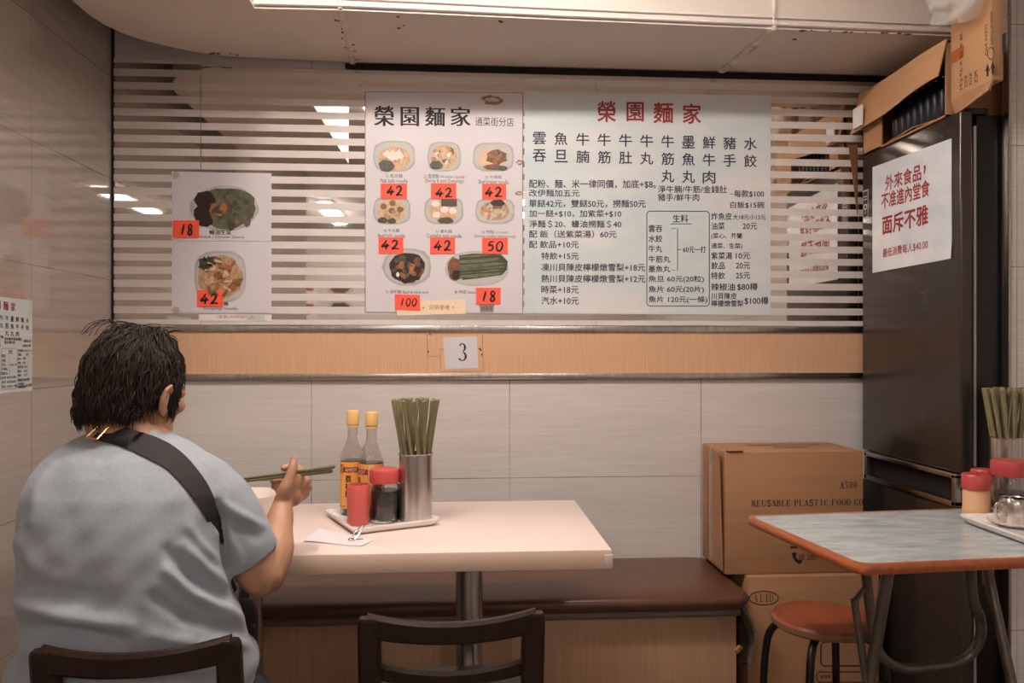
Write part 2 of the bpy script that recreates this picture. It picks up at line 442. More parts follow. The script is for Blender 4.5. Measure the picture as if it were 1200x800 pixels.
def serif(P, s, u0, v0, u1, v1, m=None, lift=0, thin=1.0, space=.55, dotarc=False):
    n = sum(1 if c != ' ' else space for c in s); cw = (u1 - u0) / n; h = v1 - v0; u = u0
    for ch in s:
        if ch == ' ': u += cw * space; continue
        q = lambda x, y: (u + (x * .96 + .02) * cw, v0 + y * h)
        bars, arcs, strokes = SER[ch]
        for b in bars:
            w = (b[2] - b[0])
            x1 = b[0] + w * thin if w == ST else b[2]
            P.poly([q(b[0], b[1]), q(x1, b[1]), q(x1, b[3]), q(b[0], b[3])], m, lift)
        for (cx, cy, rx, ry, a0, a1) in arcs:
            k = 20; o, i_ = [], []
            for j in range(k + 1):
                a = math.radians(a0 + (a1 - a0) * j / k); th = TH + (ST * thin - TH) * abs(math.cos(a)) ** 1.5
                o.append(q(cx + rx * math.cos(a), cy + ry * math.sin(a))); i_.append(q(cx + (rx - th) * math.cos(a), cy + (ry - th * .6) * math.sin(a)))
            P.mb.add([P.fr(*p, lift) for p in o + i_], [(j, j + 1, k + 2 + j, k + 1 + j) for j in range(k)], m)
        w = ST * cw * .95 * thin; 
        for st in strokes:
            if st == 'T': continue
            ww = w * .42 if (ch == 'A' and st[0][0] < .2) or (ch == '5') else w
            P.line([q(*p) for p in st], ww, m, lift)
        u += cw

# ============================================================ the room
RX = 2.15; BY = -3.4
def slab(name, lo, hi, m): return structure(MB().box(lo, hi).build(name, m, smooth=0))
slab('floor', (-3.2, BY, -.05), (RX, W + .1, 0), M_FLOOR)
slab('ceiling', (-3.2, BY, CEIL), (RX, W + .1, CEIL + .05), M_CEIL)
slab('wall_back', (LX - .1, W, 0), (RX, W + .1, CEIL), M_TILE)
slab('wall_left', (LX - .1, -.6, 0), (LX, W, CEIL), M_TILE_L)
slab('wall_right', (RX, BY, 0), (RX + .1, W + .1, CEIL), M_TILE)
slab('wall_front', (-3.2, BY - .1, 0), (RX, BY, CEIL), M_TILE)
slab('wall_side', (-3.3, BY, 0), (-3.2, W, CEIL), M_TILE)
slab('wall_partition', (1.560, 2.086, 0), (RX, 2.110, CEIL), M_TILE_R)
o = structure(MB().box((1.553, 2.083, 0), (1.5615, 2.1125, CEIL), .002).build('trim_1', M_STEEL, smooth=30))

# bulkhead: a low boxed duct along the back wall, rounded at its left end, turning towards the viewer along the left wall
edge = [(-.37, 2.690), (-.50, 2.684), (-.612, 2.675), (-.74, 2.668), (-.835, 2.652), (-.91, 2.62), (-.965, 2.585), (-1.02, 2.54), (-1.06, 2.49), (-1.088, 2.43), (-1.102, 2.36), (-1.104, 2.26)]
front = [(-.60, 1.25), (-.60, 2.283), (-.349, 2.278), (.30, 2.302), (.95, 2.322), (1.525, 2.338), (2.14, 2.35)]
poly = edge + [(-1.104, 1.25)] + front + [(2.14, 2.690)]
bulk = structure(MB().prism(poly, SOF, CEIL - .001).build('ceiling_bulkhead', M_SOFFIT, smooth=30))
# bead mouldings along the lower front edge, seams where the boards meet, flakes
mb = MB()
for a, b in zip(front[1:], front[2:]):
    mb.tube([(a[0], a[1] - .006, SOF + .012), (b[0], b[1] - .006, SOF + .012)], .006, 6)
    mb.tube([(a[0], a[1] - .004, SOF + .034), (b[0], b[1] - .004, SOF + .034)], .004, 6)
structure(mb.build('trim_2', M_CEIL))
def seam(p0, p1, name, w=.012):
    pts = bez([p0, ((p0[0] * .6 + p1[0] * .4) + .004, p0[1] * .6 + p1[1] * .4, p0[2] - .001), p1], 10)
    mb = MB(); rnd = random.Random(3)
    mb.tube(pts, [w * (.6 + .5 * rnd.random()) * .6 for _ in pts], 7, flat=.45)
    return structure(mb.build(name, M_SEAM))
seam((-.352, 2.276, SOF), (-.375, 2.70, SOF), 'trim_3', .020)
structure(MB().tube([(-.352, 2.276, SOF), (-.350, 2.272, CEIL - .002)], .007, 6).build('trim_4', M_SEAM))
seam((.965, 2.318, SOF), (.93, 2.69, SOF), 'trim_5', .030)
structure(MB().tube([(.968, 2.318, SOF), (.968, 2.315, CEIL - .002)], .006, 6).build('trim_6', M_SEAM))
mb = MB(); rnd = random.Random(11)
for i in range(46):
    u = rnd.random()
    if i < 18: x, y = 1.03 + .38 * u, 2.330 + rnd.uniform(-.006, .003)
    elif i < 26: x, y = -.85 + .1 * u, 2.64 + rnd.uniform(-.01, .01)
    elif i < 32: x, y = rnd.choice((-.2, .1, 1.05)) + .03 * u, rnd.uniform(2.30, 2.4)
    else: x, y = -.38 + .03 * u, rnd.uniform(2.32, 2.68)
    r = rnd.uniform(.002, .006)
    mb.ell((x, y, SOF - .0005), (r * rnd.uniform(1, 2), r, .0025), seg=7, rings=4)
structure(mb.build('trim_7', M_RUST))
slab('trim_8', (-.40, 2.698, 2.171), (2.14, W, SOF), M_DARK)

# the mirror on the back wall: three sheets of glass, each with a film of clear and frosted bands
ZB, ZT, P0, PER, GAP = 1.281, 2.188, 1.2768, .0450, .0205
zb = 1.2 + (408 - 371) * .00296
def mirror(x0, x1, label):
    t = MB().box((x0, W - .006, ZB), (x1, W - .0005, ZT - (0.0205 if x0 > -1 else 0))).build('mirror_panel', M_MIRROR, smooth=0)
    tag(t, label, 'mirror', 'mirror panels on the back wall')
    f = MB(); top = ZT - (0.0205 if x0 > -1 else 0); lo = ZB; n = 0
    gc = [zb + PER * k for k in range(0, 20)]
    for g in gc + [None]:
        hi = top if g is None else g - GAP / 2
        if hi > lo: f.box((x0 + .0005, W - .0066, lo), (x1 - .0005, W - .006, min(hi, top)))
        if g is None or g + GAP / 2 >= top: break
        lo = g + GAP / 2
    f.build('frosted_film', M_FILM, t, smooth=0)
xj1, xj2 = aty(236, 80, W).x, aty(698, 95, W).x
mirror(LX + .004, xj1 - .001, 'narrow banded mirror panel at the tiled corner left of the lettuce sheet')
mirror(xj1 + .001, xj2 - .001, 'wide banded mirror panel behind the photo menu board')
mirror(xj2 + .001, RX - .02, 'banded mirror panel behind the wash-toned text menu, reaching behind the fridge')
structure(MB().box((LX, W - .012, 1.2), (LX + .006, W, SOF + .2)).build('trim_9', M_DARK, smooth=0))

# wood veneer band between two steel strips
X1 = RX - .02
o = MB().box((LX, W - .010, 1.112), (X1, W, 1.257)).build('trim_10', M_VENEER, smooth=0); structure(o)
for n, (z0, z1) in (('trim_11', (1.257, 1.279)), ('trim_12', (1.091, 1.112))):
    structure(MB().box((LX, W - .016, z0), (X1, W, z1), .002).build(n, M_STEEL2, smooth=30))
slab('trim_13', (LX, W - .008, 1.279), (X1, W, 1.2812), M_DARK)

# strip lamps on the ceiling
for i, (x, y, lx, ly, e) in enumerate(LAMPS):
    m = mat('lamp glow %d' % i, 'ffffff', .5, emit=(LAMP_COL, e))
    t = thing('ceiling_lamp', (x, y, CEIL), ['long white strip lamp on the ceiling beside the bulkhead', 'white strip lamp on the ceiling over the tables', 'white strip lamp at the back of the room, left one', 'white strip lamp at the back of the room, right one'][i], 'lamp', 'ceiling strip lamps')
    MB().box((x - lx / 2, y - ly / 2, CEIL - .035), (x + lx / 2, y + ly / 2, CEIL), .004).build('housing', M_PORC, t)
    MB().box((x - lx / 2 + .01, y - ly / 2 + .01, CEIL - .062), (x + lx / 2 - .01, y + ly / 2 - .01, CEIL - .035), .008).build('diffuser', m, t)

# ============================================================ fridge
FX = 1.43
fr = thing('fridge', (1.7, 2.385, 0), 'tall dark grey two-door fridge in the right corner by the mirror', 'fridge')
MB().box((1.487, 2.125, .03), (2.08, 2.645, 1.875), .006).build('body', M_FRIDGE_S, fr)
hz0, hz1 = .742, .834
ud = MB().box((FX, 2.113, hz1 + .004), (1.470, 2.655, 1.883), .008, seg=3)
upper = ud.build('door', M_FRIDGE, fr)
lower = MB().box((FX, 2.113, .06), (1.470, 2.655, hz0 - .004), .008, seg=3).build('door', M_FRIDGE, fr)
MB().box((1.455, 2.12, hz0 - .003), (1.470, 2.65, hz1 + .003)).build('handle_recess', M_DARK, fr, smooth=0)
h = MB()
h.box((FX - .006, 2.130, hz1 - .012), (FX + .024, 2.63, hz1 + .003), .002)
h.box((FX - .006, 2.130, hz0 - .003), (FX + .024, 2.63, hz0 + .014), .002)
h.box((FX - .006, 2.130, hz0), (FX + .02, 2.146, hz1), .002)
h.box((FX - .006, 2.614, hz0), (FX + .02, 2.63, hz1), .002)
h.build('handle', M_STEEL, fr)
MB().box((1.474, 2.117, .86), (1.481, 2.64, 1.84)).box((1.474, 2.117, .1), (1.481, 2.64, .70)).build('door_gasket', mat('gasket', '8d857e', .4), fr, smooth=0)
MB().box((1.462, 2.104, .783), (1.50, 2.125, .795), .002).build('hinge', M_STEEL, fr)
MB().box((1.45, 2.12, 1.876), (1.52, 2.20, 1.893), .002).build('hinge_cover', M_FRIDGE_S, fr)
for x, y in ((1.55, 2.15), (1.55, 2.57), (2.0, 2.15), (2.0, 2.57)): MB().box((x, y, 0), (x + .05, y + .05, .03), .004).build('foot', M_FRIDGE_S, fr)
# plastic strip along the top back corner of the door
# maker's label on the door
def face_yz(X, sgn=-1):
    return lambda u, v, l=0: (X + sgn * (l + .0004), u, v)
st = MB().box((FX - .0006, 2.612, 1.66), (FX + .001, 2.646, 1.76)).build('sticker', mat('sticker grey', 'b8b0a8', .4), fr, smooth=0)
P = Print(face_yz(FX - .0006))
P.rect(2.615, 1.665, 2.643, 1.755, M_FRIDGE_S); P.line(arc((2.629, 1.70), .009, 0, 360, 16), .004, M_PAPER, .0003); P.rect(2.619, 1.725, 2.639, 1.728, M_PAPER, .0003); P.rect(2.619, 1.735, 2.639, 1.738, M_PAPER, .0003); P.rect(2.627, 1.675, 2.631, 1.685, M_PAPER, .0003)
P.build('sticker_print', 0, st)

# red notice on the fridge: the frame maps notice coordinates (0..1) onto the door
sg = MB()
n = 12; vs = []
def sgx(u, v): return FX - .0016 - .0012 * (1 + math.sin(u * 5.3 + v * 3.1)) * .5 - .004 * max(0, u - .9) * 10 * max(0, .15 - v) * 6
def sgp(u, v, l=0):
    y = 2.580 + (2.149 - 2.580) * u
    zt = 1.829 + (1.812 - 1.829) * u; zb_ = 1.462
    return (sgx(u, v) - l - .0004, y, zb_ + (zt - zb_) * v)
G = [[sgp(i / n, j / n, -.0004) for i in range(n + 1)] for j in range(n + 1)]
sg.add([p for r in G for p in r] + [(p[0] + .0011, p[1], p[2]) for r in G for p in r],
       [(j * (n + 1) + i, j * (n + 1) + i + 1, (j + 1) * (n + 1) + i + 1, (j + 1) * (n + 1) + i) for i in range(n) for j in range(n)] +
       [((n + 1) ** 2 + j * (n + 1) + i, (n + 1) ** 2 + (j + 1) * (n + 1) + i, (n + 1) ** 2 + (j + 1) * (n + 1) + i + 1, (n + 1) ** 2 + j * (n + 1) + i + 1) for i in range(n) for j in range(n)])
notice = sg.build('notice', M_SIGN, smooth=60, fix=False)
tag(notice, 'white notice with red lettering on the upper fridge door', 'notice')
P = Print(sgp, .85)
def ntxt(s, u0, v0, u1, v1, b): P.text(s, u0, v0, u1, v1, M_REDINK, b)
ntxt('外來食品', .19, .735, .655, .875, .022); P.poly([(.685, .85), (.712, .85), (.712, .815), (.695, .775), (.684, .775), (.692, .815)], M_REDINK)
ntxt('不准進內堂食', .135, .575, .755, .72, .022); ntxt('面斥不雅', .15, .335, .735, .505, .03); ntxt('最低消費每人$40.00', .155, .12, .735, .205, .014)
P.build('lettering', 0, notice)

# ============================================================ menus on the mirror
YS = W - .0072      # sheets lie on the film
def wall_fr(Y): return lambda u, v, l=0: (u, Y - l - .0004, v)
def sheet(name, px, m, label, cat, group=None, th=.0012, Y=None):
    Y = Y or YS
    c = [aty(x, y, Y) for x, y in px]
    mb = MB(); n = len(c)
    mb.add([(p.x, Y - th, p.z) for p in c] + [(p.x, Y, p.z) for p in c], [tuple(range(n)), tuple(range(2 * n - 1, n - 1, -1))] + [(i, n + i, n + (i + 1) % n, (i + 1) % n) for i in range(n)])
    o = mb.build(name, m, smooth=0)
    if label: tag(o, label, cat, group)
    return o, Y - th
class WallPrint(Print):
    """printed marks given by where they sit on the photographed sheet"""
    def __init__(self, Y): super().__init__(wall_fr(Y)); self.Y = Y
    def q(self, x, y): p = aty(x, y, self.Y); return (p.x, p.z)
    def t(self, s, x0, y0, x1, y1, m=M_INK, b=0., lift=0):
        a = self.q(x0, y1); c = self.q(x1, y0); self.text(s, a[0], a[1], c[0], c[1], m, b, lift)
    def pp(self, pts, m, lift=0): self.poly([self.q(*p) for p in pts], m, lift)
    def ln(self, pts, w, m, lift=0, close=False): self.line([self.q(*p) for p in pts], w * .00296, m, lift, close)
SUP = {}
def squircle(x0, y0, x1, y1, e=2.6, n=28, wob=0, seed=1):
    r = random.Random(seed); cx, cy, a, b = (x0 + x1) / 2, (y0 + y1) / 2, (x1 - x0) / 2, (y1 - y0) / 2; out = []
    for i in range(n):
        t = 2 * PI * i / n; c, s = math.cos(t), math.sin(t); w = 1 + r.uniform(-wob, wob)
        out.append((cx + a * w * math.copysign(abs(c) ** (2 / e), c), cy + b * w * math.copysign(abs(s) ** (2 / e), s)))
    return out
M_D = {'bowl': mat('print bowl grey', 'bdb9b2', .4, noise=((40, 40, 40), .05)), 'rim': mat('print bowl rim', 'a9a7a2', .4), 'noodle': mat('print noodle', 'c0946c', .45, noise=((110, 110, 60), .5, 'd8b894')),
       'noodle2': mat('print pale noodle', 'c8a482', .45, noise=((90, 90, 60), .5, '9c7048')), 'green': mat('print greens', '35362a', .45, noise=((70, 70, 70), .5, '55533f')), 'white': mat('print white food', 'e6d9cd', .45),
       'meat': mat('print meat', '5a3a20', .45, noise=((70, 70, 70), .5, '8a5a34')), 'dark': mat('print dark sauce', '2a160d', .45), 'ball': mat('print ball', '7b5a3c', .45), 'nori': mat('print seaweed', '4b4136', .45),
       'choy': mat('print green stems', '7b7a58', .45, noise=((50, 50, 120), .5, '56573f')), 'choyd': mat('print stem shade', '40422f', .45), 'pinkish': mat('print pale meat', 'd8b496', .45), 'cabbage': mat('print lettuce', '6c6750', .45, noise=((38, 38, 38), .5, '4b4a38'), spots=((30, 30, 30), '7f7a5c', .6)), 'orange': mat('print orange glaze', '9c6038', .45, noise=((30, 30, 30), .3))}
def dish(Y, name, parent, parts):
    P = WallPrint(Y)
    for i, (pts, k) in enumerate(parts): P.pp(pts, M_D[k], .00012 * i)
    return P.build(name, 0, parent)
def blob(cx, cy, rx, ry, seed, wob=.15, n=14, rot=0):
    r = random.Random(seed); out = []
    for i in range(n):
        t = 2 * PI * i / n; w = 1 + r.uniform(-wob, wob); x, y = rx * w * math.cos(t), ry * w * math.sin(t)
        out.append((cx + x * math.cos(rot) - y * math.sin(rot), cy + x * math.sin(rot) + y * math.cos(rot)))
    return out
def card(Y, parent, x0, y0, x1, y1, num, nx0, ny0, nx1, ny1, tilt=0, label=None):
    """hand-numbered red price card stuck on a sheet"""
    Y -= .0018
    o, f = sheet('price_card', [(x0, y0), (x1, y0 + tilt), (x1 + abs(tilt) * .4, y1 + tilt), (x0 + abs(tilt) * .4, y1)], M_CARD, None, None, Y=Y, th=.0008)
    o.parent = parent
    P = WallPrint(f); a, c = P.q(nx0, ny1), P.q(nx1, ny0)
    digits(P, num, a[0], a[1], c[0], c[1], .0064 if num != '100' else .0042, M_INK)
    P.build('number', 0, o)
    o['label'] = 'red card hand-numbered ' + num
    return o

# photo menu board
b1, f1 = sheet('menu_board', [(427.5, 107), (613, 108), (613, 368), (427.5, 366)], M_PAPER_B, 'white photo menu board with dish pictures and red price cards on the mirror', 'menu')
# thin dark frame line
P = WallPrint(f1); P.ln([(428, 107.6), (612.5, 108.6), (612.5, 367.5), (428, 365.5)], .8, mat('board edge', '5e4a3e', .6), 0, True); P.build('border', 0, b1)
P = WallPrint(f1)
for s, x0, x1, y0 in (('榮', 439, 461.5, 124.4), ('園', 470, 490.5, 125.6), ('麵', 498.5, 521, 125.6), ('家', 528.5, 551, 125.6)): P.t(s, x0, y0, x1, 147.5, M_INK, -.03)
P.t('通菜街分店', 557, 138, 602, 147.5, M_INK)
P.build('title', 0, b1)['label'] = 'black shop title'
for ci, a in enumerate([('1) 魚旦麵', 452.4, 204, 471.6, 208.7), ('Fish balls noodle', 446, 209.7, 477.7, 214), ('2) 雲吞麵 Wonton noodle', 496.5, 204.4, 544.6, 209.6), ('(Shrimp & pork Dumplings)', 498, 210, 543.4, 214.9),
          ('3) 牛腩麵', 568.7, 205.6, 587.5, 209.6), ('Beef brisket noodle', 561, 210.8, 596, 215.4), ('4) 牛丸麵', 449.6, 268, 468, 272.6), ('Beef balls noodle', 443, 274, 474.8, 278.4),
          ('5) 墨丸麵', 510.7, 269, 529.7, 273.5), ('Cuttlefish balls noodle', 499.8, 274.2, 541, 278.6), ('6) 撈麵 Lo mein', 564.7, 270, 595.3, 274), ('(chinese noodles without soup)', 556, 275, 604, 279),
          ('7) 淨牛腩 Beef brisket only', 451.7, 339.8, 502.5, 344.8), ('8) 時菜 Seasonal vegetables', 533, 340, 583, 344.8)]):
    if ci > 11 or ci % 2 == 0: P = WallPrint(f1)
    P.t(*a, m=mat('caption ink', '4a4542', .6))
    if ci > 11 or ci % 2: P.build('caption', 0, b1)
def bowl_parts(x0, y0, x1, y1, seed): return [(squircle(x0, y0, x1, y1, 3.2, 30, .02, seed), 'rim'), (squircle(x0 + 2, y0 + 1.5, x1 - 2, y1 - 2, 3, 30, .02, seed + 1), 'bowl')]
def speck(x0, y0, x1, y1, k, n, r, seed):
    q = random.Random(seed); out = []
    while len(out) < n:
        u, v = q.uniform(-1, 1), q.uniform(-1, 1)
        if u * u + v * v > .9: continue
        out.append((blob((x0 + x1) / 2 + u * (x1 - x0) / 2, (y0 + y1) / 2 + v * (y1 - y0) / 2, r * q.uniform(.6, 1.3), r * q.uniform(.3, .8), q.random() * 999, .25, 8, q.uniform(0, 3)), k if isinstance(k, str) else q.choice(k)))
    return out
d1 = bowl_parts(437.5, 165, 486.5, 201, 1) + [(blob(462, 186, 19, 14, 3, .04, 22), 'noodle')] + speck(446, 175, 480, 197, ('noodle2', 'pinkish'), 14, 3, 4) + [(blob(453, 194, 9, 6.5, 5), 'green')] + speck(446, 189, 460, 199, 'green', 5, 3, 8) + [([(448 + 7 * i, 181 - i * .6), (454 + 7 * i, 176 - i * .5), (464 + 5 * i, 186 - i), (460 + 5 * i, 190 - i)], 'white') for i in range(3)]
d2 = bowl_parts(501, 166, 540, 201, 5) + [(blob(520.5, 184, 15.5, 14.5, 3, .04, 22), 'noodle')] + speck(507, 171, 534, 196, ('pinkish', 'noodle2', 'white', 'ball'), 26, 3.2, 9) + [(blob(511, 193.5, 7, 5, 6), 'green')]
d3 = bowl_parts(554, 167, 602.5, 201, 9) + [(blob(577, 186, 16, 12, 3, .04, 22), 'pinkish'), (blob(582, 184, 12, 9, 8), 'meat')] + speck(572, 178, 594, 192, ('dark', 'meat', 'orange'), 12, 3.5, 10) + [(blob(579, 196, 12, 3.5, 12), 'meat'), (blob(588, 197, 7, 3, 13), 'green')]
d4 = bowl_parts(437.5, 230, 481, 263, 13) + [(blob(459, 247, 16.5, 13, 3, .04, 22), 'noodle')] + [(blob(x, y, 3.8, 3.6, i, .06), 'ball') for i, (x, y) in enumerate(((449.5, 242), (460, 238), (469, 245.5), (459, 247)))] + [(blob(449, 258, 6, 4, 4), 'green'), (blob(459, 259, 5, 3.5, 6), 'green')] + speck(447, 248, 470, 256, 'noodle2', 6, 3, 3)
d5 = bowl_parts(497.5, 230, 543, 263, 17) + [(blob(520, 247, 17, 13, 3, .04, 22), 'noodle'), ([(517, 233), (535.5, 233), (535.5, 242), (517, 242)], 'nori')] + [(blob(x, y, 4.6, 3.8, i + 20, .06), 'white') for i, (x, y) in enumerate(((510.5, 238.5), (511.5, 251.5), (521, 245.5), (530.5, 247)))] + [(blob(522, 258.5, 9, 4, 6), 'green')]
d6 = bowl_parts(557, 232, 603, 262.5, 21) + [(blob(580, 247, 17, 11.5, 3, .05, 22), 'noodle2')] + speck(566, 238, 594, 256, ('noodle', 'pinkish', 'ball', 'bowl'), 18, 3.5, 31) + [(blob(583, 238, 8, 4, 6), 'dark')]
d7 = [(squircle(448, 291, 506, 334.6, 2.5, 14, .05, 3), 'rim'), (squircle(451, 293, 503, 332, 2.3, 22, .03, 4), 'bowl'), (blob(477, 313.5, 21, 18, 9, .07, 22), 'dark')] + speck(459, 299, 495, 329, ('meat', 'orange', 'dark', 'green'), 34, 5, 41) + speck(462, 316, 492, 328, ('white', 'cabbage'), 4, 3, 43)
d8 = [(squircle(521.5, 294, 596, 335, 2.2, 30, .01, 5), 'rim'), (squircle(522.5, 295, 595, 334, 2.2, 30, .01, 6), 'bowl'), (blob(533, 315, 8.5, 13.5, 5, .08), 'meat'), (blob(535, 322, 6, 6, 7, .1), 'dark'), ([(538, 299), (555, 297), (587, 298), (595, 306), (594, 316), (588, 322), (560, 326), (542, 328), (539, 312)], 'choyd')]
q = random.Random(77)
for i in range(15):
    y = 300 + i * 1.75; d8.append(([(537 + q.uniform(0, 4), y), (560, y - 1 + q.uniform(-1, 1)), (580 + q.uniform(0, 14), y - 4 + q.uniform(-1, 1)), (580 + q.uniform(0, 12), y - 2.6), (560, y + .8), (538, y + 1.5)], 'choy' if q.random() < .75 else 'choyd'))
for d in (d1, d2, d3, d4, d5, d6, d7, d8): dish(f1, 'dish_picture', b1, d)
for a in [(446, 215, 477, 233.2, '42', 454, 218, 472, 229), (505, 214.6, 534.6, 233.3, '42', 511, 220.5, 530, 231), (565, 215.4, 593.2, 234, '42', 569, 219.5, 588.5, 230.5), (443.6, 278, 472.6, 297, '42', 447.5, 281.5, 467.5, 292),
          (504, 278, 533.3, 297.4, '42', 509, 282, 529, 293.5), (565, 278.4, 595, 297.2, '50', 571, 283, 589.5, 294), (557.8, 337, 586.5, 356.5, '18', 564, 341, 581, 353)]: card(f1, b1, *a)
cs, f = sheet('paper_strip', [(464.4, 353), (545.5, 350.3), (545.5, 367.5), (465.5, 369.6)], M_CREAM, None, None, Y=f1 - .0014, th=.0005)
cs.parent = b1; cs['label'] = 'cream paper strip with faded brown writing'
P = WallPrint(f); P.t('只供參考', 503, 357, 527, 363, M_BROWNINK); P.pp(blob(496, 360.5, 1, 1, 3), M_BROWNINK); P.pp(blob(531, 360, .8, .8, 4), M_BROWNINK); P.build('lettering', 0, cs)
card(f1 - .001, b1, 462.5, 344.5, 492, 362.5, '100', 468.5, 349.5, 488.5, 358.5, 1.2)
P = WallPrint(f1); P.pp([(561.5, 356), (579.6, 356), (578, 366), (563, 366)], mat('grey print patch', '8f8880', .5)); P.t('涮蔬菜', 563.5, 358.5, 577.5, 364, M_INK, 0, .0002); P.build('print_patch', 0, b1)
for x0, y0, s in ((604.5, 187.5, 3), (604.5, 223.5, 4), (565, 112, 5)):
    P = WallPrint(f1)
    w = 24 if s == 5 else 8.5
    P.pp(blob(x0 + w / 2, y0 + (5 if s == 5 else 3), w / 2, 5 if s == 5 else 3, s, .3), mat('old tape', '8d7458', .35)); P.pp(blob(x0 + w / 2, y0 + (5 if s == 5 else 3), w / 3, 2.6 if s == 5 else 1, s + 7, .3), mat('old tape pale', 'c8bba8', .3), .0002)
    P.build('tape', 0, b1)

# text menu: everything is printed in the sheet's own 0..1 frame so the copy on the left wall can reuse it
def print_menu(fr, name, parent):
    P = Print(fr, 260 / 288)
    N = lambda x, y: ((x - 615) / 288, (369 - y) / 260)
    def T(s, x0, y0, x1, y1, m=M_INKN, b=.014):
        a, c = N(x0, y1), N(x1, y0); P.text(s, a[0], a[1], c[0], c[1], m, b)
    def Ln(pts, w, m=M_INKN): P.line([N(*p) for p in pts], w / 270, m)
    for s, x0, y0, x1, y1 in (('榮', 699, 119, 720, 143), ('園', 733, 120, 752.5, 142), ('麵', 764.5, 120, 787, 144), ('家', 799, 121.5, 820, 144.5)): T(s, x0, y0, x1, y1, M_REDINK, .02)
    xs = [631.7, 656.6, 681.8, 706.7, 731.6, 756.2, 780.9, 805.3, 829.7, 854.1, 878.8]
    for i, w in enumerate('雲吞 魚旦 牛腩 牛筋 牛肚 牛丸 牛筋丸 墨魚丸 鮮牛肉 豬手 水餃'.split()):
        for j, ch in enumerate(w):
            y = 162.5 + i * .55 + 20.3 * j; T(ch, xs[i] - 7.4, y - 7.2, xs[i] + 7.4, y + 7.2, M_INKN, .014)
    for a in [('配粉、麵、米一律同價，加底+$8。', 620, 211, 767, 221), ('改伊麵加五元', 620, 222.5, 678, 230.8), ('單餸42元，雙餸50元，撈麵50元', 620, 234.3, 755, 243.5), ('加一餸+$10，加紫菜+$10', 620, 246.4, 726.5, 255), ('淨麵＄20、蠔油撈麵＄40', 620, 258.4, 726.5, 267.4),
              ('配 飯（送紫菜湯）60元', 620, 270.3, 721, 279), ('配 飲品+10元', 620, 282.5, 677, 291), ('特飲+15元', 634, 296, 677, 304.4), ('凍川貝陳皮檸檬燉雪梨+18元', 634, 309, 754.5, 318), ('熱川貝陳皮檸檬燉雪梨+12元', 634, 322.3, 754.5, 331.3), ('時菜+18元', 634, 335, 677, 344), ('汽水+10元', 634, 348, 677, 357.2),
              ('淨牛腩/牛筋/金錢肚', 769.5, 217.5, 851, 226), ('豬手/鮮牛肉', 769.5, 227, 818, 235.5), ('每款$100', 859.5, 222.5, 895, 231), ('白飯$15碗', 855, 236, 895.5, 244), ('生料', 787, 251.5, 805, 260.6),
              ('雲吞', 758.5, 264, 774.5, 272), ('水餃', 758.5, 275.6, 774.5, 284), ('牛丸', 758.5, 287.5, 774.5, 295.6), ('牛筋丸', 758.5, 299.6, 783.8, 307.7), ('墨魚丸', 758.5, 311.2, 783.8, 319), ('60元一打', 799, 288.6, 826, 296), ('魚旦 60元(20粒)', 758.5, 323, 823.5, 331.5), ('魚片 60元(20片)', 758.5, 335, 823.5, 343.8), ('魚片 120元(一條)', 758.5, 347, 827.5, 355.7),
              ('炸魚皮', 832.3, 249.2, 856.6, 257.5), ('大18元小13元', 858, 251, 897, 257.2), ('油菜', 832.3, 260.6, 848, 269), ('20元', 869.7, 260.9, 886.8, 268.7), ('(菜心、芥蘭', 832.3, 273, 869, 280.3), ('通菜、生菜)', 832.3, 284.8, 869, 292), ('紫菜湯', 832.3, 295.4, 857, 303.6), ('10元', 861.6, 295.8, 878.5, 303.4), ('飲品', 832.3, 307, 848.5, 315.3), ('20元', 861.6, 307.3, 878.5, 315), ('特飲', 832.3, 318.8, 848.5, 327), ('25元', 861.6, 319, 878.5, 326.6),
              ('辣椒油', 832.3, 331.7, 860.5, 340.5), ('$80樽', 863.2, 331.4, 887.3, 340.5), ('川貝陳皮', 832.3, 343, 862.5, 350.8), ('檸檬燉雪梨', 832.3, 351.6, 870.4, 359.3), ('$100樽', 872, 347.6, 900, 357)]: T(*a)
    bx = []
    for cx, cy, a0 in ((826, 251.5, -90), (826, 354.6, 0), (760.4, 354.6, 90), (760.4, 251.5, 180)): bx += [(cx + 4 * math.cos(math.radians(a0 + 15 * k)), cy + 4 * math.sin(math.radians(a0 + 15 * k))) for k in range(7)]
    Ln(bx + [bx[0]], .9); Ln([(784, 262.4), (809, 262.4)], .8); Ln([(786, 267.8), (792.5, 267.8), (792.5, 316.6), (786, 316.6)], .8); Ln([(792.5, 292.3), (797.6, 292.3)], .8); Ln([(854, 227), (859, 227)], .6)
    return P.build(name, 0, parent)
def quad_fr(c, Y):
    """c: top-left, top-right, bottom-right, bottom-left on the wall"""
    tl, tr, br, bl = [Vector(p) for p in c]
    def fr(u, v, l=0):
        p = (bl * (1 - u) + br * u) * (1 - v) + (tl * (1 - u) + tr * u) * v
        return (p.x, Y - l - .0004, p.z)
    return fr
cpx = [(614.5, 107.5), (903, 112), (903, 369), (614.5, 367)]
b2, f2 = sheet('menu_board', cpx, M_PAPER_W, 'pale wash-toned text menu board with red title and rows of black characters', 'menu', Y=YS - .0002)
# characters were measured against a straight 615..903 x 109..369 frame
print_menu(quad_fr([aty(615, 108.3, f2), aty(903, 109.6, f2), aty(903, 369, f2), aty(615, 368.6, f2)], f2), 'lettering', b2)

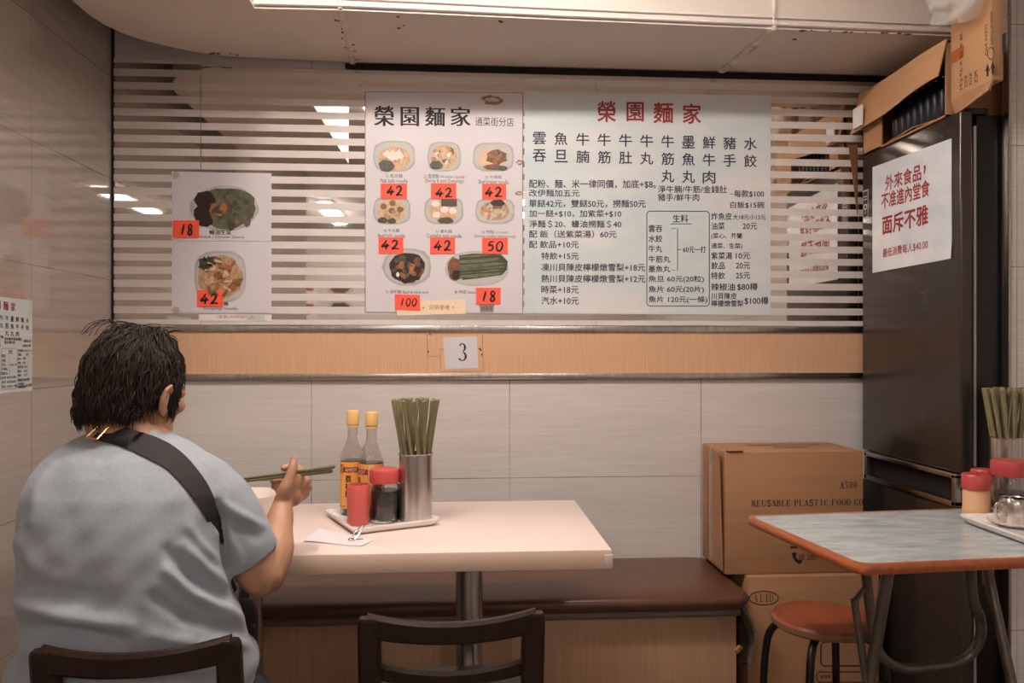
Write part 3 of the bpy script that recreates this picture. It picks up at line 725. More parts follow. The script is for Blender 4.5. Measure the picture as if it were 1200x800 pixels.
# two sheets at the left
s1, g1 = sheet('dish_sheet', [(201.5, 201), (318, 203), (318, 282.8), (201.5, 282)], M_PAPER_B, 'white sheet picturing lettuce in oyster sauce with red card 18', 'menu', 'dish sheets on the mirror')
cx = [(blob(263, 244, 40, 27, 2, .02, 30), 'rim'), (blob(263, 243, 38, 25.5, 3, .03, 30), 'bowl'), (blob(266, 244, 35, 24, 4, .07, 26), 'cabbage'), (blob(240, 252, 13, 13, 5, .1), 'dark'), (blob(240, 234, 12, 10, 6, .15), 'dark'), (blob(252, 247, 7, 11, 7, .2), 'orange'), (blob(279, 251, 10, 8, 8, .25), 'orange')]
dish(g1, 'dish_picture', s1, cx + speck(246, 224, 298, 264, ('cabbage', 'green', 'cabbage', 'choyd'), 24, 7, 51) + speck(254, 238, 290, 260, ('orange', 'cabbage'), 8, 5, 52))
P = WallPrint(g1); P.t('蠔油生菜', 245.5, 269.4, 271, 274.7, M_INK, -.03); P.t('Lettuce / Oyster Sauce', 228, 276, 286, 279.6, M_INK); P.build('caption', 0, s1)
card(g1, s1, 202.6, 258.2, 233.4, 278.6, '18', 211, 263, 226, 275)
s2, g2 = sheet('dish_sheet', [(201.5, 284), (318, 285), (318, 366.5), (201.5, 365.6)], M_PAPER_B, 'white sheet picturing dumpling noodles with red card 42, under the lettuce sheet', 'menu', 'dish sheets on the mirror')
cx = [(squircle(228, 294, 288.5, 353.8, 3, 30, .015, 4), 'rim'), (squircle(230, 296.5, 287, 352, 3, 30, .015, 5), 'bowl'), (blob(258, 325, 26, 26, 6, .05, 26), 'noodle2'), (blob(243, 309, 12, 8, 7, .25, 14, -.4), 'green')]
dish(g2, 'dish_picture', s2, cx + speck(238, 302, 284, 348, ('noodle', 'noodle2', 'pinkish', 'orange', 'ball'), 46, 5, 61) + speck(236, 302, 252, 315, ('green', 'dark'), 8, 4, 62))
P = WallPrint(g2); P.t('水餃麵', 252, 353.6, 267.5, 358, M_INK, .02); P.t('Dumplings Noodle', 238.8, 359.6, 278, 363.8, M_INK); P.build('caption', 0, s2)
card(g2, s2, 231, 340, 261.5, 359.4, '42', 235.5, 344, 255.5, 356)
for p_, f_, x, y in ((s1, g1, 203, 203), (s2, g2, 203, 361)):
    P = WallPrint(f_); P.pp(blob(x + 3, y + 2.5, 5, 4, 3, .2), M_CLEAR_TAPE, .0003); P.build('tape', 0, p_)
sl, gs = sheet('paper_slip', [(233, 368), (318, 368.5), (318, 375.8), (233, 375.8)], M_PAPER, 'narrow white slip with tiny red print under the dumpling sheet', 'paper slip')
P = WallPrint(gs); P.t('(堂食)大碗麵另加', 254, 369, 297, 373.5, mat('faded red ink', 'b0685a', .6)); P.pp([(294, 369), (310, 369), (310, 375), (288, 375)], mat('pale blue tint', 'bcc6c6', .5), -.0001); P.build('lettering', 0, sl)

# number card on the veneer band
tcard, gc = sheet('table_number_card', [(519, 395.5), (558.8, 394), (560.5, 431), (521.5, 432.5)], M_PAPER_B, 'white paper card printed with a black 3 on the wood band', 'card', Y=W - .0102, th=.0007)
P = WallPrint(gc); a, c = P.q(536.7, 422.9), P.q(548, 402); serif(P, '3', a[0] - .004, a[1], c[0] + .004, c[1], M_INK, 0, .85); P.build('number', 0, tcard)
P = WallPrint(W - .010); mm = mat('old tape line', '8f5f40', .7)
P.ln([(500.5, 391.5), (501.3, 417.3), (516, 417.3), (517, 435.2), (566.5, 435.2), (565.3, 391.5)], .7, mm); P.ln([(516, 417.3), (515.3, 409.3), (564, 408.5)], .6, mm)
for x, y in ((504, 391.6), (501.8, 412), (563.5, 410), (564.6, 415.5), (562.5, 408.6)): P.pp(blob(x, y, .9, 1.2, x, .3), mat('grime', '4d3022', .8), .0002)
structure(P.build('trim_14', 0, None))

# the same text menu, small, on the left wall
tl = atx(37, 352, LX); zt, zb2 = 1.333, 1.083
yr, yl = 2.212, 2.212 - (zt - zb2) * 1.12
lm = MB().box((LX + .0003, yl, zb2), (LX + .0016, yr, zt)).build('menu_board', M_PAPER_W, smooth=0)
tag(lm, 'small copy of the text menu pasted low on the left tiled wall', 'menu')
print_menu(lambda u, v, l=0: (LX + .002 + l, yl + (yr - yl) * u, zb2 + (zt - zb2) * v), 'lettering', lm)

# ============================================================ furniture
def copy_tree(o, parent=None):
    c = o.copy(); COL.objects.link(c)
    if parent is not None: c.parent = parent
    for ch in list(o.children): copy_tree(ch, c)
    return c

# padded bench along the wall
BX = .89
be = thing('bench', (-.15, 2.5, 0), 'long brown padded bench with a wood-veneer base along the back wall', 'bench')
MB().box((LX + .005, 2.335, 0), (.855, W - .003, .375), .003).build('base', M_VENEER2, be, smooth=30)
MB().box((LX + .005, 2.315, .372), (.865, W - .003, .402), .012, seg=3).build('skirt', M_CLOTH, be)
# cushion: rounded slab, softly crowned, waisted edge
def cushion(x0, x1, y0, y1, z0, z1, r=.05, nx=60, ny=14):
    mb = MB(); rows = []
    def outline(ins):
        a, b, c, d, q = x0 + ins, x1 - ins, y0 + ins, y1 - ins * .2, max(.004, r - ins)
        return arc((b - q, c + q), q, -90, 0, 6) + arc((b - .01, d - .01), .01, 0, 90, 2) + arc((a + .01, d - .01), .01, 90, 180, 2) + arc((a + .01, c + .01), .01, 180, 270, 3) + [(a + (b - a) * k / nx, c) for k in range(1, nx) if a + (b - a) * k / nx < b - q - .01 and a + (b - a) * k / nx > a + .02]
    prof = [(.035, z0), (.012, z0 + .003), (.0, z0 + (z1 - z0) * .3), (-.004, z0 + (z1 - z0) * .5), (.001, z0 + (z1 - z0) * .75), (.012, z1 - .006), (.03, z1), (.09, z1 + .004)]
    rings = [[(p[0], p[1], z) for p in outline(i)] for i, z in prof]
    n = min(len(r_) for r_ in rings)
    def resample(pts, n):
        P = [Vector(p) for p in pts] + [Vector(pts[0])]; L = [0]
        for a, b in zip(P, P[1:]): L.append(L[-1] + (b - a).length)
        out = []
        for k in range(n):
            s = L[-1] * k / n; i = max(j for j in range(len(L)) if L[j] <= s + 1e-9); i = min(i, len(P) - 2)
            t = (s - L[i]) / max(1e-9, L[i + 1] - L[i]); out.append(P[i].lerp(P[i + 1], t))
        return out
    return mb.loft([resample(r_, 150) for r_ in rings])
c = cushion(LX + .006, BX, 2.285, W - .002, .400, .452)
c.build('cushion', M_VINYL, be, smooth=50)
# loose end of the skirt hanging at the right of the base
mb = MB(); rows = []
for i in range(9):
    v = i / 8; z = .395 - .2 * v; wv = .010 * math.sin(5 * v)
    y0 = 2.33 + .02 * v; y1 = 2.50 - .05 * v ** 2
    rows.append([(.868 + .045 * min(1, v * 1.6) + wv + .006 * math.sin(9 * k / 8 + 4 * v), y0 + (y1 - y0) * k / 8, z + .014 * math.sin(6 * k / 8)) for k in range(9)])
rings = [r + [(p[0] + .006, p[1], p[2]) for p in r[::-1]] for r in rows]
mb.loft(rings); mb.build('skirt_tail', M_CLOTH, be)
mb = MB(); mb.ell((.858, 2.338, .262), (.012, .006, .012)); mb.tube([(.852, 2.335, .262), (.862, 2.33, .275), (.872, 2.34, .265)], .006, 8)
mb.build('torn_edge', M_BROWNPAPER, be)

# pale laminate dining table on two steel columns
TZ = .74; tx0, tx1, ty0, ty1 = -.86, .345, 1.735, 2.312
tb = thing('dining_table', ((tx0 + tx1) / 2, (ty0 + ty1) / 2, 0), 'pale pink laminate dining table with the sauce tray, on two steel columns', 'table')
t = MB(); t.box((tx0, ty0, TZ - .044), (tx1, ty1, TZ - .0012), .003).build('table_edge', M_TOPEDGE, tb)
MB().box((tx0 + .001, ty0 + .001, TZ - .0025), (tx1 - .001, ty1 - .001, TZ), .001).build('tabletop', M_TOPPINK, tb)
for x in (-.545, .022):
    p = MB(); y = 2.02
    p.lathe([(0, .012), (.0355, .012), (.0355, TZ - .05), (0, TZ - .05)], (x, y, 0), 28); leg = p.build('column', M_STEEL2, tb)
    MB().lathe([(0, 0), (.19, 0), (.19, .008), (.17, .016), (.05, .03), (.036, .034), (0, .034)], (x, y, 0), 32).build('foot_plate', M_STEEL, tb)
    MB().box((x - .12, y - .12, TZ - .052), (x + .12, y + .12, TZ - .043), .003).build('top_plate', M_STEEL, tb)
MB().box((tx1 - .018, ty0 - .0025, TZ - .043), (tx1 + .0025, ty0 + .016, TZ - .010), .004).build('corner_guard', mat('clear corner plastic', 'efe6e2', .15, alpha=.6), tb)

# dark wooden chairs: two tapered back posts, a bowed top rail, a lower slat
def make_chair(name, loc, label, rz, sx_=1.):
    t = thing(name, loc, label, 'chair', 'dark wooden chairs at the pale table')
    x, y, _ = loc
    w, d = .178, .17
    def bowed(z0, z1, y_off, th, bow, x0, x1):
        n = 14; rings = []
        for i in range(n + 1):
            u = i / n; xx = x0 + (x1 - x0) * u; b = bow * (1 - (2 * u - 1) ** 2)
            yy = y_off - b; lift = .012 * (2 * u - 1) ** 2
            r = .006; zt, zb_ = z1 + lift, z0 + lift * .6
            rings.append([(x + xx, y + yy - th / 2, zb_ + r), (x + xx, y + yy - th / 2 + r, zb_), (x + xx, y + yy + th / 2 - r, zb_), (x + xx, y + yy + th / 2, zb_ + r),
                          (x + xx, y + yy + th / 2, zt - r), (x + xx, y + yy + th / 2 - r, zt), (x + xx, y + yy - th / 2 + r, zt), (x + xx, y + yy - th / 2, zt - r)])
        return MB().loft(rings)
    for s in (-1, 1):
        rings = []
        for z, hw, yy, hd, in_ in ((0, .016, -.215, .016, .006), (.22, .018, -.19, .019, .003), (.42, .021, -.175, .022, 0), (.56, .022, -.185, .019, 0), (.655, .0215, -.205, .016, 0), (.684, .020, -.211, .015, .001), (.692, .015, -.213, .011, .004)):
            cx_ = x + s * (w - hw - in_)
            rings.append([(cx_ + a * hw, y + yy + b * hd, z) for a, b in ((-1, -.7), (-.7, -1), (.7, -1), (1, -.7), (1, .7), (.7, 1), (-.7, 1), (-1, .7))])
        MB().loft(rings).build('back_post', M_WOOD, t)
    bowed(.645, .686, -.208, .022, .028, -w + .018, w - .018).build('top_rail', M_WOOD, t)
    bowed(.555, .583, -.186, .016, .024, -w + .036, w - .036).build('slat', M_WOOD, t)
    MB().box((x - .18, y - .17, .405), (x + .18, y + .19, .432), .012, seg=3).build('seat', M_WOOD, t)
    MB().box((x - .155, y - .155, .355), (x + .155, y + .165, .405), .004).build('apron', M_WOOD, t)
    for s in (-1, 1):
        q = .017
        MB().loft([[(x + s * .15 + a * r, y + .165 + b * r, z) for a, b in ((-1, -1), (1, -1), (1, 1), (-1, 1))] for z, r in ((0, .013), (.2, .016), (.405, .019))]).build('front_leg', M_WOOD, t)
        MB().box((x + s * .152 - .008, y - .185, .16), (x + s * .152 + .008, y + .165, .185), .003).build('stretcher', M_WOOD, t)
    turn(t, rz); t.scale.x = sx_
    return t
make_chair('wooden_chair', (-.022, 1.682, 0), 'empty dark wooden chair tucked up to the pale table', 1.5)
make_chair('wooden_chair', (-.572, 1.570, 0), 'dark wooden chair the person in the grey shirt sits on', 5.0, .955)

# round wooden stool on bent black tubes
sx, sy, szz = .985, 2.03, .472
so = thing('stool', (sx, sy, 0), 'round red-brown wooden stool on black bent tube legs by the cartons', 'stool')
R_ = .135
mb = MB(); mb.lathe([(0, szz), (R_ - .006, szz), (R_, szz - .006)], (sx, sy, 0), 48).build('seat', M_STOOL, so)
mb = MB(); mb.lathe([(R_, szz - .006), (R_, szz - .020), (R_ - .005, szz - .025), (0, szz - .025)], (sx, sy, 0), 48).build('seat_edge', M_STOOL_E, so)
for a in (232, 322, 52, 142):
    ca, sa = math.cos(math.radians(a)), math.sin(math.radians(a))
    pts = [(.03, .436), (.09, .436), (.122, .426), (.143, .400), (.153, .36), (.160, .28), (.172, .01)]
    MB().tube([(sx + ca * r, sy + sa * r, z) for r, z in bez([(p[0], p[1], 0) for p in pts], 6) for z in [z]] if False else [(sx + ca * p.x, sy + sa * p.x, p.y) for p in bez([(p[0], p[1], 0) for p in pts], 6)], .0105, 12).build('leg', M_BLACKMETAL, so)
    MB().lathe([(0, 0), (.013, 0), (.013, .018), (.0106, .02)], (sx + ca * .17, sy + sa * .17, 0), 12).build('foot_cap', M_BLACKMETAL, so)
MB().lathe([(.126, .216), (.134, .216), (.134, .226), (.126, .226), (.126, .216)], (sx, sy, 0), 40).build('ring', M_BLACKMETAL, so)
MB().lathe([(0, .425), (.014, .425), (.014, .447), (0, .447)], (sx, sy - .06, 0), 12).build('bolt_head', M_BLACKMETAL, so)

# folding table with orange edging
RZ = .78
c0, c1, c2, c3 = atz(871.5, 603.5, RZ), atz(1007, 663, RZ), atz(1280, 655, RZ), atz(1130, 595, RZ)
ex = (c1 - c0); ux = Vector((c3 - c0)).normalized(); Ln_ = .80
rt0 = c0; rd = c1 - c0
co = [c0, c1, c1 + ux * Ln_, c0 + ux * Ln_]
ctr = sum(co, Vector()) / 4
rt = thing('folding_table', (ctr.x, ctr.y, 0), 'folding table with grey marbled top and orange edging in front of the fridge', 'table')
def rpoly(co, r, ins=0):
    out = []; n = len(co); ce = sum(co, Vector()) / n
    for i in range(n):
        p, a, b = co[i], co[i - 1], co[(i + 1) % n]
        da, db = (a - p).normalized(), (b - p).normalized()
        p = p + (da + db) * ins
        for k in range(5):
            t = k / 4; q = p + da * r * (1 - t) ** 2 + db * r * t ** 2
            out.append((q.x, q.y))
    return out
MB().prism(rpoly(co, .028, .004), RZ - .0195, RZ).build('tabletop', M_LAMINATE, rt, smooth=20)
ed = MB(); base = rpoly(co, .03); rings = []
for p_, q_ in zip(base, rpoly(co, .03, .012)):
    rings.append([(p_[0], p_[1], RZ - .006), (p_[0] * .75 + q_[0] * .25, p_[1] * .75 + q_[1] * .25, RZ + .0006), (q_[0], q_[1], RZ + .0008), (q_[0], q_[1], RZ - .020), (p_[0] * .75 + q_[0] * .25, p_[1] * .75 + q_[1] * .25, RZ - .020), (p_[0], p_[1], RZ - .015)])
rings.append(rings[0]); ed.loft(rings, caps=False); ed.build('edging', M_ORANGE, rt)
zt = RZ - .024
def at_floor(a, b):
    a, b = Vector(a), Vector(b); t = (a.z - .008) / (a.z - b.z); return a + (b - a) * t
ax = aty(1043, 680, 1.56); ax.z = zt; bx = aty(1019, 800, 1.60); A = at_floor(ax, bx)
MB().tube([ax, ax.lerp(A, .5), A], .0125, 12).build('leg', M_LEGMETAL, rt)
# U-shaped inner frame
yy = 1.70
pts = [(1136, 680), (1140, 700), (1148, 722), (1149, 745), (1138, 766), (1118, 777), (1090, 781), (1062, 783), (1042, 776), (1028, 760), (1022, 735), (1012, 690)]
u_ = [aty(px, py, yy - .02 + .06 * min(1, i / 4)) for i, (px, py) in enumerate(pts)]; u_[0].z = zt; u_[-1].z = zt - .02
MB().tube(bez(u_, 5), .0115, 12).build('leg_frame', M_LEGMETAL, rt)
fx = aty(1152, 700, 1.72); fx2 = at_floor(fx, aty(1177, 800, 1.66)); fx.z = zt
fx_ = aty(1148, 690, 1.74); fx_.z = zt
MB().tube([fx_, fx_.lerp(fx2, .5), fx2], .011, 12).build('leg', M_LEGMETAL, rt)
MB().box((-.008, -.012, -.03), (.008, .012, .03), .003, mtx=Matrix.Translation(fx_.lerp(fx2, .11))).build('hinge', M_LEGMETAL, rt)
g0 = aty(1001, 702, 1.60); g1 = aty(1013, 784, 1.60)
MB().tube([g0, g0.lerp(g1, .5), at_floor(g0, g1)], .008, 10).build('leg', M_LEGMETAL, rt)
MB().box((-.02, -.004, -.012), (.02, .004, .012), .002, mtx=Matrix.Translation(aty(1014, 745, 1.615))).build('hinge', M_LEGMETAL, rt)
MB().tube([aty(1001, 704, 1.60), aty(1012, 690, 1.66)], .006, 8).build('stay', M_LEGMETAL, rt)

# ============================================================ cartons
def carton(name, lo, hi, label, m=M_BROWNPAPER, group=None, open_left=False):
    t = thing(name, ((lo[0] + hi[0]) / 2, (lo[1] + hi[1]) / 2, lo[2]), label, 'carton', group)
    MB().box(lo, hi, .004, seg=2).build('box', m, t)
    return t
f_y = lambda Y: (lambda u, v, l=0: (u, Y - l - .0004, v))
# upper carton
ly, lz0, lz1 = 2.45, .462, .862
lx0 = aty(850, 600, ly).x; lx1 = 1.325
ca = carton('carton', (lx0, ly, lz0), (lx1, 2.69, lz1), 'upper brown carton marked REUSABLE PLASTIC FOOD beside the bench')
P = WallPrint(ly)
def sp(P, s, x0, y0, x1, y1, **k): a = P.q(x0, y1); c = P.q(x1, y0); serif(P, s, a[0], a[1], c[0], c[1], M_INK, **k)
sp(P, 'REUSABLE PLASTIC FOOD CO', 880.5, 584.3, 1012, 593.4)
P.build('lettering', 0, ca); P = WallPrint(ly)
sp(P, 'A500', 984, 564, 1005, 572.5)
P.build('lettering', 0, ca)
P = WallPrint(ly)
hs = [(928, 648), (932, 646.5), (934, 649.5), (932, 651.5), (935, 655.5), (938, 655), (940.3, 658), (937, 660.8), (932.5, 658), (929, 653)]
P.pp(hs, M_INK)
for r in (3, 5.2, 7.4): P.ln([(934 + r * math.cos(math.radians(a)), 652 - r * math.sin(math.radians(a))) for a in range(-38, 39, 12)], .9, M_INK)
P.t(': 280', 942, 649.5, 957, 656, M_INK); P.pp([(926, 640), (934, 640), (934, 642.3), (926, 642.3)], M_INK)
P.build('phone_mark', 0, ca)
# end face: taped seam, a lifted flap with a torn corner, small lines of print
fl = MB()
a0 = Vector((lx0 - .0015, ly + .004, lz1)); 
MB().box((lx0 - .003, 2.575, lz0 + .01), (lx0 - .0003, 2.605, lz1 - .003)).build('tape', M_CLEAR_TAPE, ca, smooth=0)
rows = []
for j in range(9):
    v = j / 8; z = lz0 + .015 + (lz1 - lz0 - .02) * v
    rows.append([(lx0 - .004 - .016 * (1 - k / 4) ** 1.3 * (.25 + .75 * v), ly + .006 + .11 * k / 4, z + (.004 * math.sin(k * 2.1) if j == 8 else 0)) for k in range(5)])
MB().loft([r + [(p[0] + .003, p[1], p[2]) for p in r[::-1]] for r in rows]).build('flap', M_BROWNPAPER, ca)
MB().loft([[(lx0 + .006 + .05 * i, ly - .006 + .012 * (i == 0), lz1 + .0008 + .004 * (i == 0)), (lx0 + .006 + .05 * i, ly + .03, lz1 + .002), (lx0 + .006 + .05 * i, ly + .03, lz1 + .004), (lx0 + .006 + .05 * i, ly - .006, lz1 + .0045)] for i in range(2)]).build('torn_corner', M_BROWNPAPER, ca)
def rot_text(fr, s, u0, v0, u1, v1, m):
    """text running upwards: u along -v"""
    P = Print(lambda a, b, l=0: fr(b, a, l)); P.text(s, v0, u0, v1, u1, m); return P
ex_fr = lambda X: (lambda y, z, l=0: (X - l - .0005, y, z))
fe = ex_fr(lx0 - .0006)
P = Print(lambda a, b, l=0: fe(b, a, l))
P.text('REUSABLE PLASTIC FOOD', lz1 - .05, 2.63, lz1 - .34, 2.622, M_INK); P.text('A500', lz1 - .05, 2.66, lz1 - .10, 2.65, M_INK)
P.build('side_print', 0, ca)
top_fr = lambda u, v, l=0: (u, v, lz1 + .0005 + l)
P = Print(top_fr)
P.text('REUSABLE PLASTIC FOOD', lx0 + .14, 2.60, lx0 + .40, 2.625, M_INK, .02); P.text('A500', lx0 + .2, 2.54, lx0 + .32, 2.565, M_INK, .02)
P.build('top_print', 0, ca)
# lower carton
cb = carton('carton', (.926, 2.425, 0), (lx1 + .04, 2.68, lz0 - .0008), 'lower brown carton marked A LID behind the stool')
P = WallPrint(2.425)
P.ln([(895 + 17 * math.cos(math.radians(a)), 700.5 + 8 * math.sin(math.radians(a))) for a in range(0, 360, 12)], 1.0, M_INK, 0, True)
sp(P, 'A LID', 883, 695.5, 906.5, 705.5, thin=.7, space=.35)
P.build('lettering', 0, cb)
P = WallPrint(2.425)
P.ln([(962 + a, 752 + b) for a, b in ((3, 0), (60, 0), (62, 3), (62, 25), (60, 28), (3, 28), (0, 25), (0, 3))], 1.6, M_INK, 0, True)
P.ln([(957 + a, 787 + b) for a, b in ((3, 0), (80, 0), (82, 3), (82, 9), (80, 12), (3, 12), (0, 9), (0, 3))], 1.2, M_INK, 0, True)
P.t('www.', 961, 790, 975, 795, M_INK); P.build('box_mark', 0, cb)

# on top of the fridge: an open carton of cans with its flap hanging, a folded carton, a clear bag
FZ = 1.8832
oc = thing('open_carton', (1.62, 2.4, FZ), 'torn open carton lying on the fridge with its flap hanging out, dark cans inside', 'carton')
ox0, ox1, oy0, oy1, oz1 = 1.425, 1.80, 2.170, 2.640, 2.105
mb = MB(); w_ = .005
mb.box((ox0, oy0, FZ), (ox1, oy1, FZ + w_)); mb.box((ox1 - w_, oy0, FZ), (ox1, oy1, oz1)); mb.box((ox0, oy0, FZ), (ox1, oy0 + w_, oz1)); mb.box((ox0, oy1 - w_, FZ), (ox1, oy1, oz1)); mb.box((ox0, oy0, oz1 - w_), (ox1, oy1, oz1))
mb.box((ox0, 2.52, FZ), (ox0 + w_, oy1, oz1 - .02))
mb.build('box', M_BROWNPAPER, oc, smooth=0)
# flap hinged along the top front edge
fp = [(1107, 50), (1105, 93), (1060, 122), (1020, 149), (1005.5, 157), (1012, 128), (1022, 108), (1050, 88)]
fY = {0: 2.19}
n_ = 10; G = []
for i in range(n_ + 1):
    u = i / n_; y = 2.165 + (2.655 - 2.165) * u
    zt_ = 2.108; zb_ = interp([0, 1], [1.998, 1.962], u) + .002 * math.sin(u * 9)
    G.append([(1.422 - .028 * v - .004 * math.sin(u * 7), y - (.03 * v if u > .8 else 0) * (u - .8) * 5 * -.3, zt_ + (zb_ - zt_) * v) for v in (0, .25, .5, .75, 1)])
MB().loft([r + [(p[0] + .004, p[1], p[2]) for p in r[::-1]] for r in G]).build('flap', M_BROWNPAPER2, oc)
P = Print(lambda y, z, l=0: (1.4005 - l, y, z))
lb = MB().box((1.386, 2.575, 1.975), (1.391, 2.635, 2.045)).build('paper_label', M_PAPER, oc, smooth=0)
MB().add([(1.385, 2.66, 1.925), (1.425, 2.675, 1.935), (1.425, 2.675, 1.68), (1.385, 2.664, 1.925), (1.425, 2.679, 1.935), (1.425, 2.679, 1.68)], [(0, 1, 2), (3, 5, 4), (0, 3, 4, 1), (1, 4, 5, 2), (2, 5, 3, 0)]).build('torn_strip', M_CORR, oc, smooth=0)
MB().tube([(1.44, 2.20, FZ + .006), (1.42, 2.33, FZ + .012), (1.43, 2.48, FZ + .007)], .004, 6, flat=.4).build('torn_edge', M_BROWNPAPER2, oc)
can0 = None
for i in range(9):
    y = 2.205 + .035 * i
    if can0 is None:
        t = thing('can', (1.462, y, FZ + .0055), 'slim dark blue can packed in the torn carton on the fridge', 'can', 'cans in the torn carton')
        MB().lathe([(0, 0), (.013, 0), (.0165, .006), (.0165, .12), (.012, .13), (0, .13)], (1.462, y, FZ + .0055), 16).build('body', M_CAN, t)
        MB().lathe([(.0122, .129), (.0128, .133), (.011, .133), (0, .131)], (1.462, y, FZ + .0055), 16).build('rim', M_STEEL, t); can0 = t
    else:
        t = copy_tree(can0); t.location.y = y
fc = thing('folded_carton', (1.46, 2.07, FZ), 'flattened upright carton with black arrows on the near end of the fridge top', 'carton')
kx = 1.432
mb = MB()
mb.box((kx, 1.985, 1.925), (kx + .034, 2.160, CEIL - .03), .003)
mb.build('panel', M_BROWNPAPER2, fc)
mb = MB().add([(kx, 1.985, 1.925), (kx, 2.160, 1.925), (kx + .012, 2.155, FZ + .0005), (kx - .006, 1.99, 1.9), (kx + .006, 1.985, 1.925), (kx + .006, 2.16, 1.925), (kx + .018, 2.155, FZ + .0005), (kx, 1.99, 1.9)], [(0, 1, 2, 3), (4, 7, 6, 5), (0, 4, 5, 1), (1, 5, 6, 2), (2, 6, 7, 3), (3, 7, 4, 0)]); mb.build('flap', M_BROWNPAPER, fc, smooth=0)
fk = lambda y, z, l=0: (kx - l - .0005, y, z)
P = Print(fk)
# straps of tape and print; along the panel y falls towards the viewer (right in view)
P.rect(2.155, 2.03, 2.100, 2.065, M_TAPE); P.build('tape', 0, fc)
P = Print(lambda a, b, l=0: fk(b, a, l))
def vt(s, px, py0, py1, wpx):
    a = atx(px - wpx / 2, py0, kx); b = atx(px + wpx / 2, py1, kx)
    P.text(s, a.z, b.y, b.z, a.y, M_INK, .02) if False else P.mb.add([P.fr(a.z + (b.z - a.z) * x, b.y + (a.y - b.y) * y) for x, y in glyphs(s)[0]], glyphs(s)[1], M_INK)
vt('38 X 28 X 37 CM', 1126.5, 40, 104, 3.4); vt('KGS', 1132, 90, 101, 3.6); vt('KGS', 1137.5, 87, 99, 3.6); vt('PCS', 1144, 84, 96, 3.8)
vt('MADE IN CHINA', 1162, 14, 52, 3.2); vt('ITEM NO.', 1156, 30, 66, 3)
P.build('print', 0, fc)
P = Print(fk)
for px in (1157.5, 1163.5):
    pts = [(px - 2.8, 83 + (1160 - px) * .5), (px, 73 + (1160 - px) * .5), (px + 2.8, 82 + (1160 - px) * .5), (px + 1.1, 81.5 + (1160 - px) * .5), (px + 1.1, 88 + (1160 - px) * .5), (px - 1.1, 88.5 + (1160 - px) * .5), (px - 1.1, 82 + (1160 - px) * .5)]
    P.mb.add([P.fr(atx(x, y, kx).y, atx(x, y, kx).z) for x, y in pts], [tuple(range(7))], M_INK)
P.mb.add([P.fr(atx(x, y, kx).y, atx(x, y, kx).z) for x, y in ((1174.5, 40), (1179, 38), (1179, 61), (1174.5, 63))], [(0, 1, 2, 3)], M_INK)
cpts = [(atx(1161.5 + 4 * math.cos(a), 62.5 + 7 * math.sin(a), kx)) for a in [2 * PI * k / 18 for k in range(18)]]
P.line([(p.y, p.z) for p in cpts], .0022, M_INK, 0, True)
P.build('arrow_mark', 0, fc)
# crumpled clear bag over the carton
mb = MB(); rnd = random.Random(5)
def crumple(c, r, seed, nseg=36, nring=20):
    vs = []; q = random.Random(seed); ph = [(q.uniform(2, 7), q.uniform(2, 7), q.uniform(0, 6)) for _ in range(8)]
    for i in range(nring + 1):
        t = PI * i / nring
        for k in range(nseg):
            a = 2 * PI * k / nseg
            w = 1 + .07 * sum(math.sin(p[0] * a + p[2]) * math.sin(p[1] * t + p[2] * 2) for p in ph) * math.sin(t)
            vs.append((c[0] + r[0] * w * math.sin(t) * math.cos(a), c[1] + r[1] * w * math.sin(t) * math.sin(a), c[2] + r[2] * w * math.cos(t)))
    return vs, [(i * nseg + k, (i + 1) * nseg + k, (i + 1) * nseg + (k + 1) % nseg, i * nseg + (k + 1) % nseg) for i in range(nring) for k in range(nseg)]
cbag = aty(1125, 4, 2.08)
mb.add(*crumple((1.392, 2.09, 2.19), (.034, .095, .065), 3)); mb.add(*crumple((1.396, 2.03, 2.155), (.026, .06, .05), 8)); mb.add(*crumple((1.39, 2.13, 2.26), (.034, .08, .07), 12))
bag = mb.build('plastic_bag', M_PLASTIC_BAG, smooth=25)
tag(bag, 'crumpled clear plastic bag hanging over the carton at the top right', 'bag')

# ============================================================ the person eating
def remesh(mb, voxel, smooth_n=6, fac=.5):
    me = bpy.data.meshes.new('tmp'); me.from_pydata([Vector(p) for p in mb.v], [], mb.f); me.update()
    bm = bmesh.new(); bm.from_mesh(me); bmesh.ops.recalc_face_normals(bm, faces=bm.faces); bm.to_mesh(me); bm.free()
    o = bpy.data.objects.new('tmp', me); COL.objects.link(o)
    md = o.modifiers.new('r', 'REMESH'); md.mode = 'VOXEL'; md.voxel_size = voxel
    if smooth_n:
        sm = o.modifiers.new('s', 'SMOOTH'); sm.iterations = smooth_n; sm.factor = fac
    out = bpy.data.meshes.new_from_object(o.evaluated_get(bpy.context.evaluated_depsgraph_get()))
    bpy.data.objects.remove(o); bpy.data.meshes.remove(me)
    return out
def mesh_obj(name, me, m, parent=None):
    me.materials.clear(); me.materials.append(m); me.shade_smooth()
    o = bpy.data.objects.new(name, me); COL.objects.link(o)
    if parent is not None: o.parent = parent
    WORLD_AT[o.name] = Vector((0, 0, 0)); return o
ROWS = [(880, 30, 296, 1.545, .13), (850, 24, 300, 1.54, .14), (815, 24, 300, 1.525, .145), (790, 25, 298, 1.515, .142), (768, 25, 296, 1.508, .140), (745, 28, 289, 1.503, .137), (722, 25, 283, 1.50, .138), (700, 27, 272, 1.50, .137), (665, 27, 263, 1.50, .136), (630, 25, 260, 1.505, .135),
        (600, 25, 262, 1.515, .132), (575, 30, 262, 1.525, .127), (552, 40, 255, 1.54, .117), (535, 54, 245, 1.553, .105), (521, 74, 226, 1.565, .09), (511, 92, 206, 1.572, .074), (504, 108, 194, 1.575, .060), (498, 124, 184, 1.58, .048)]
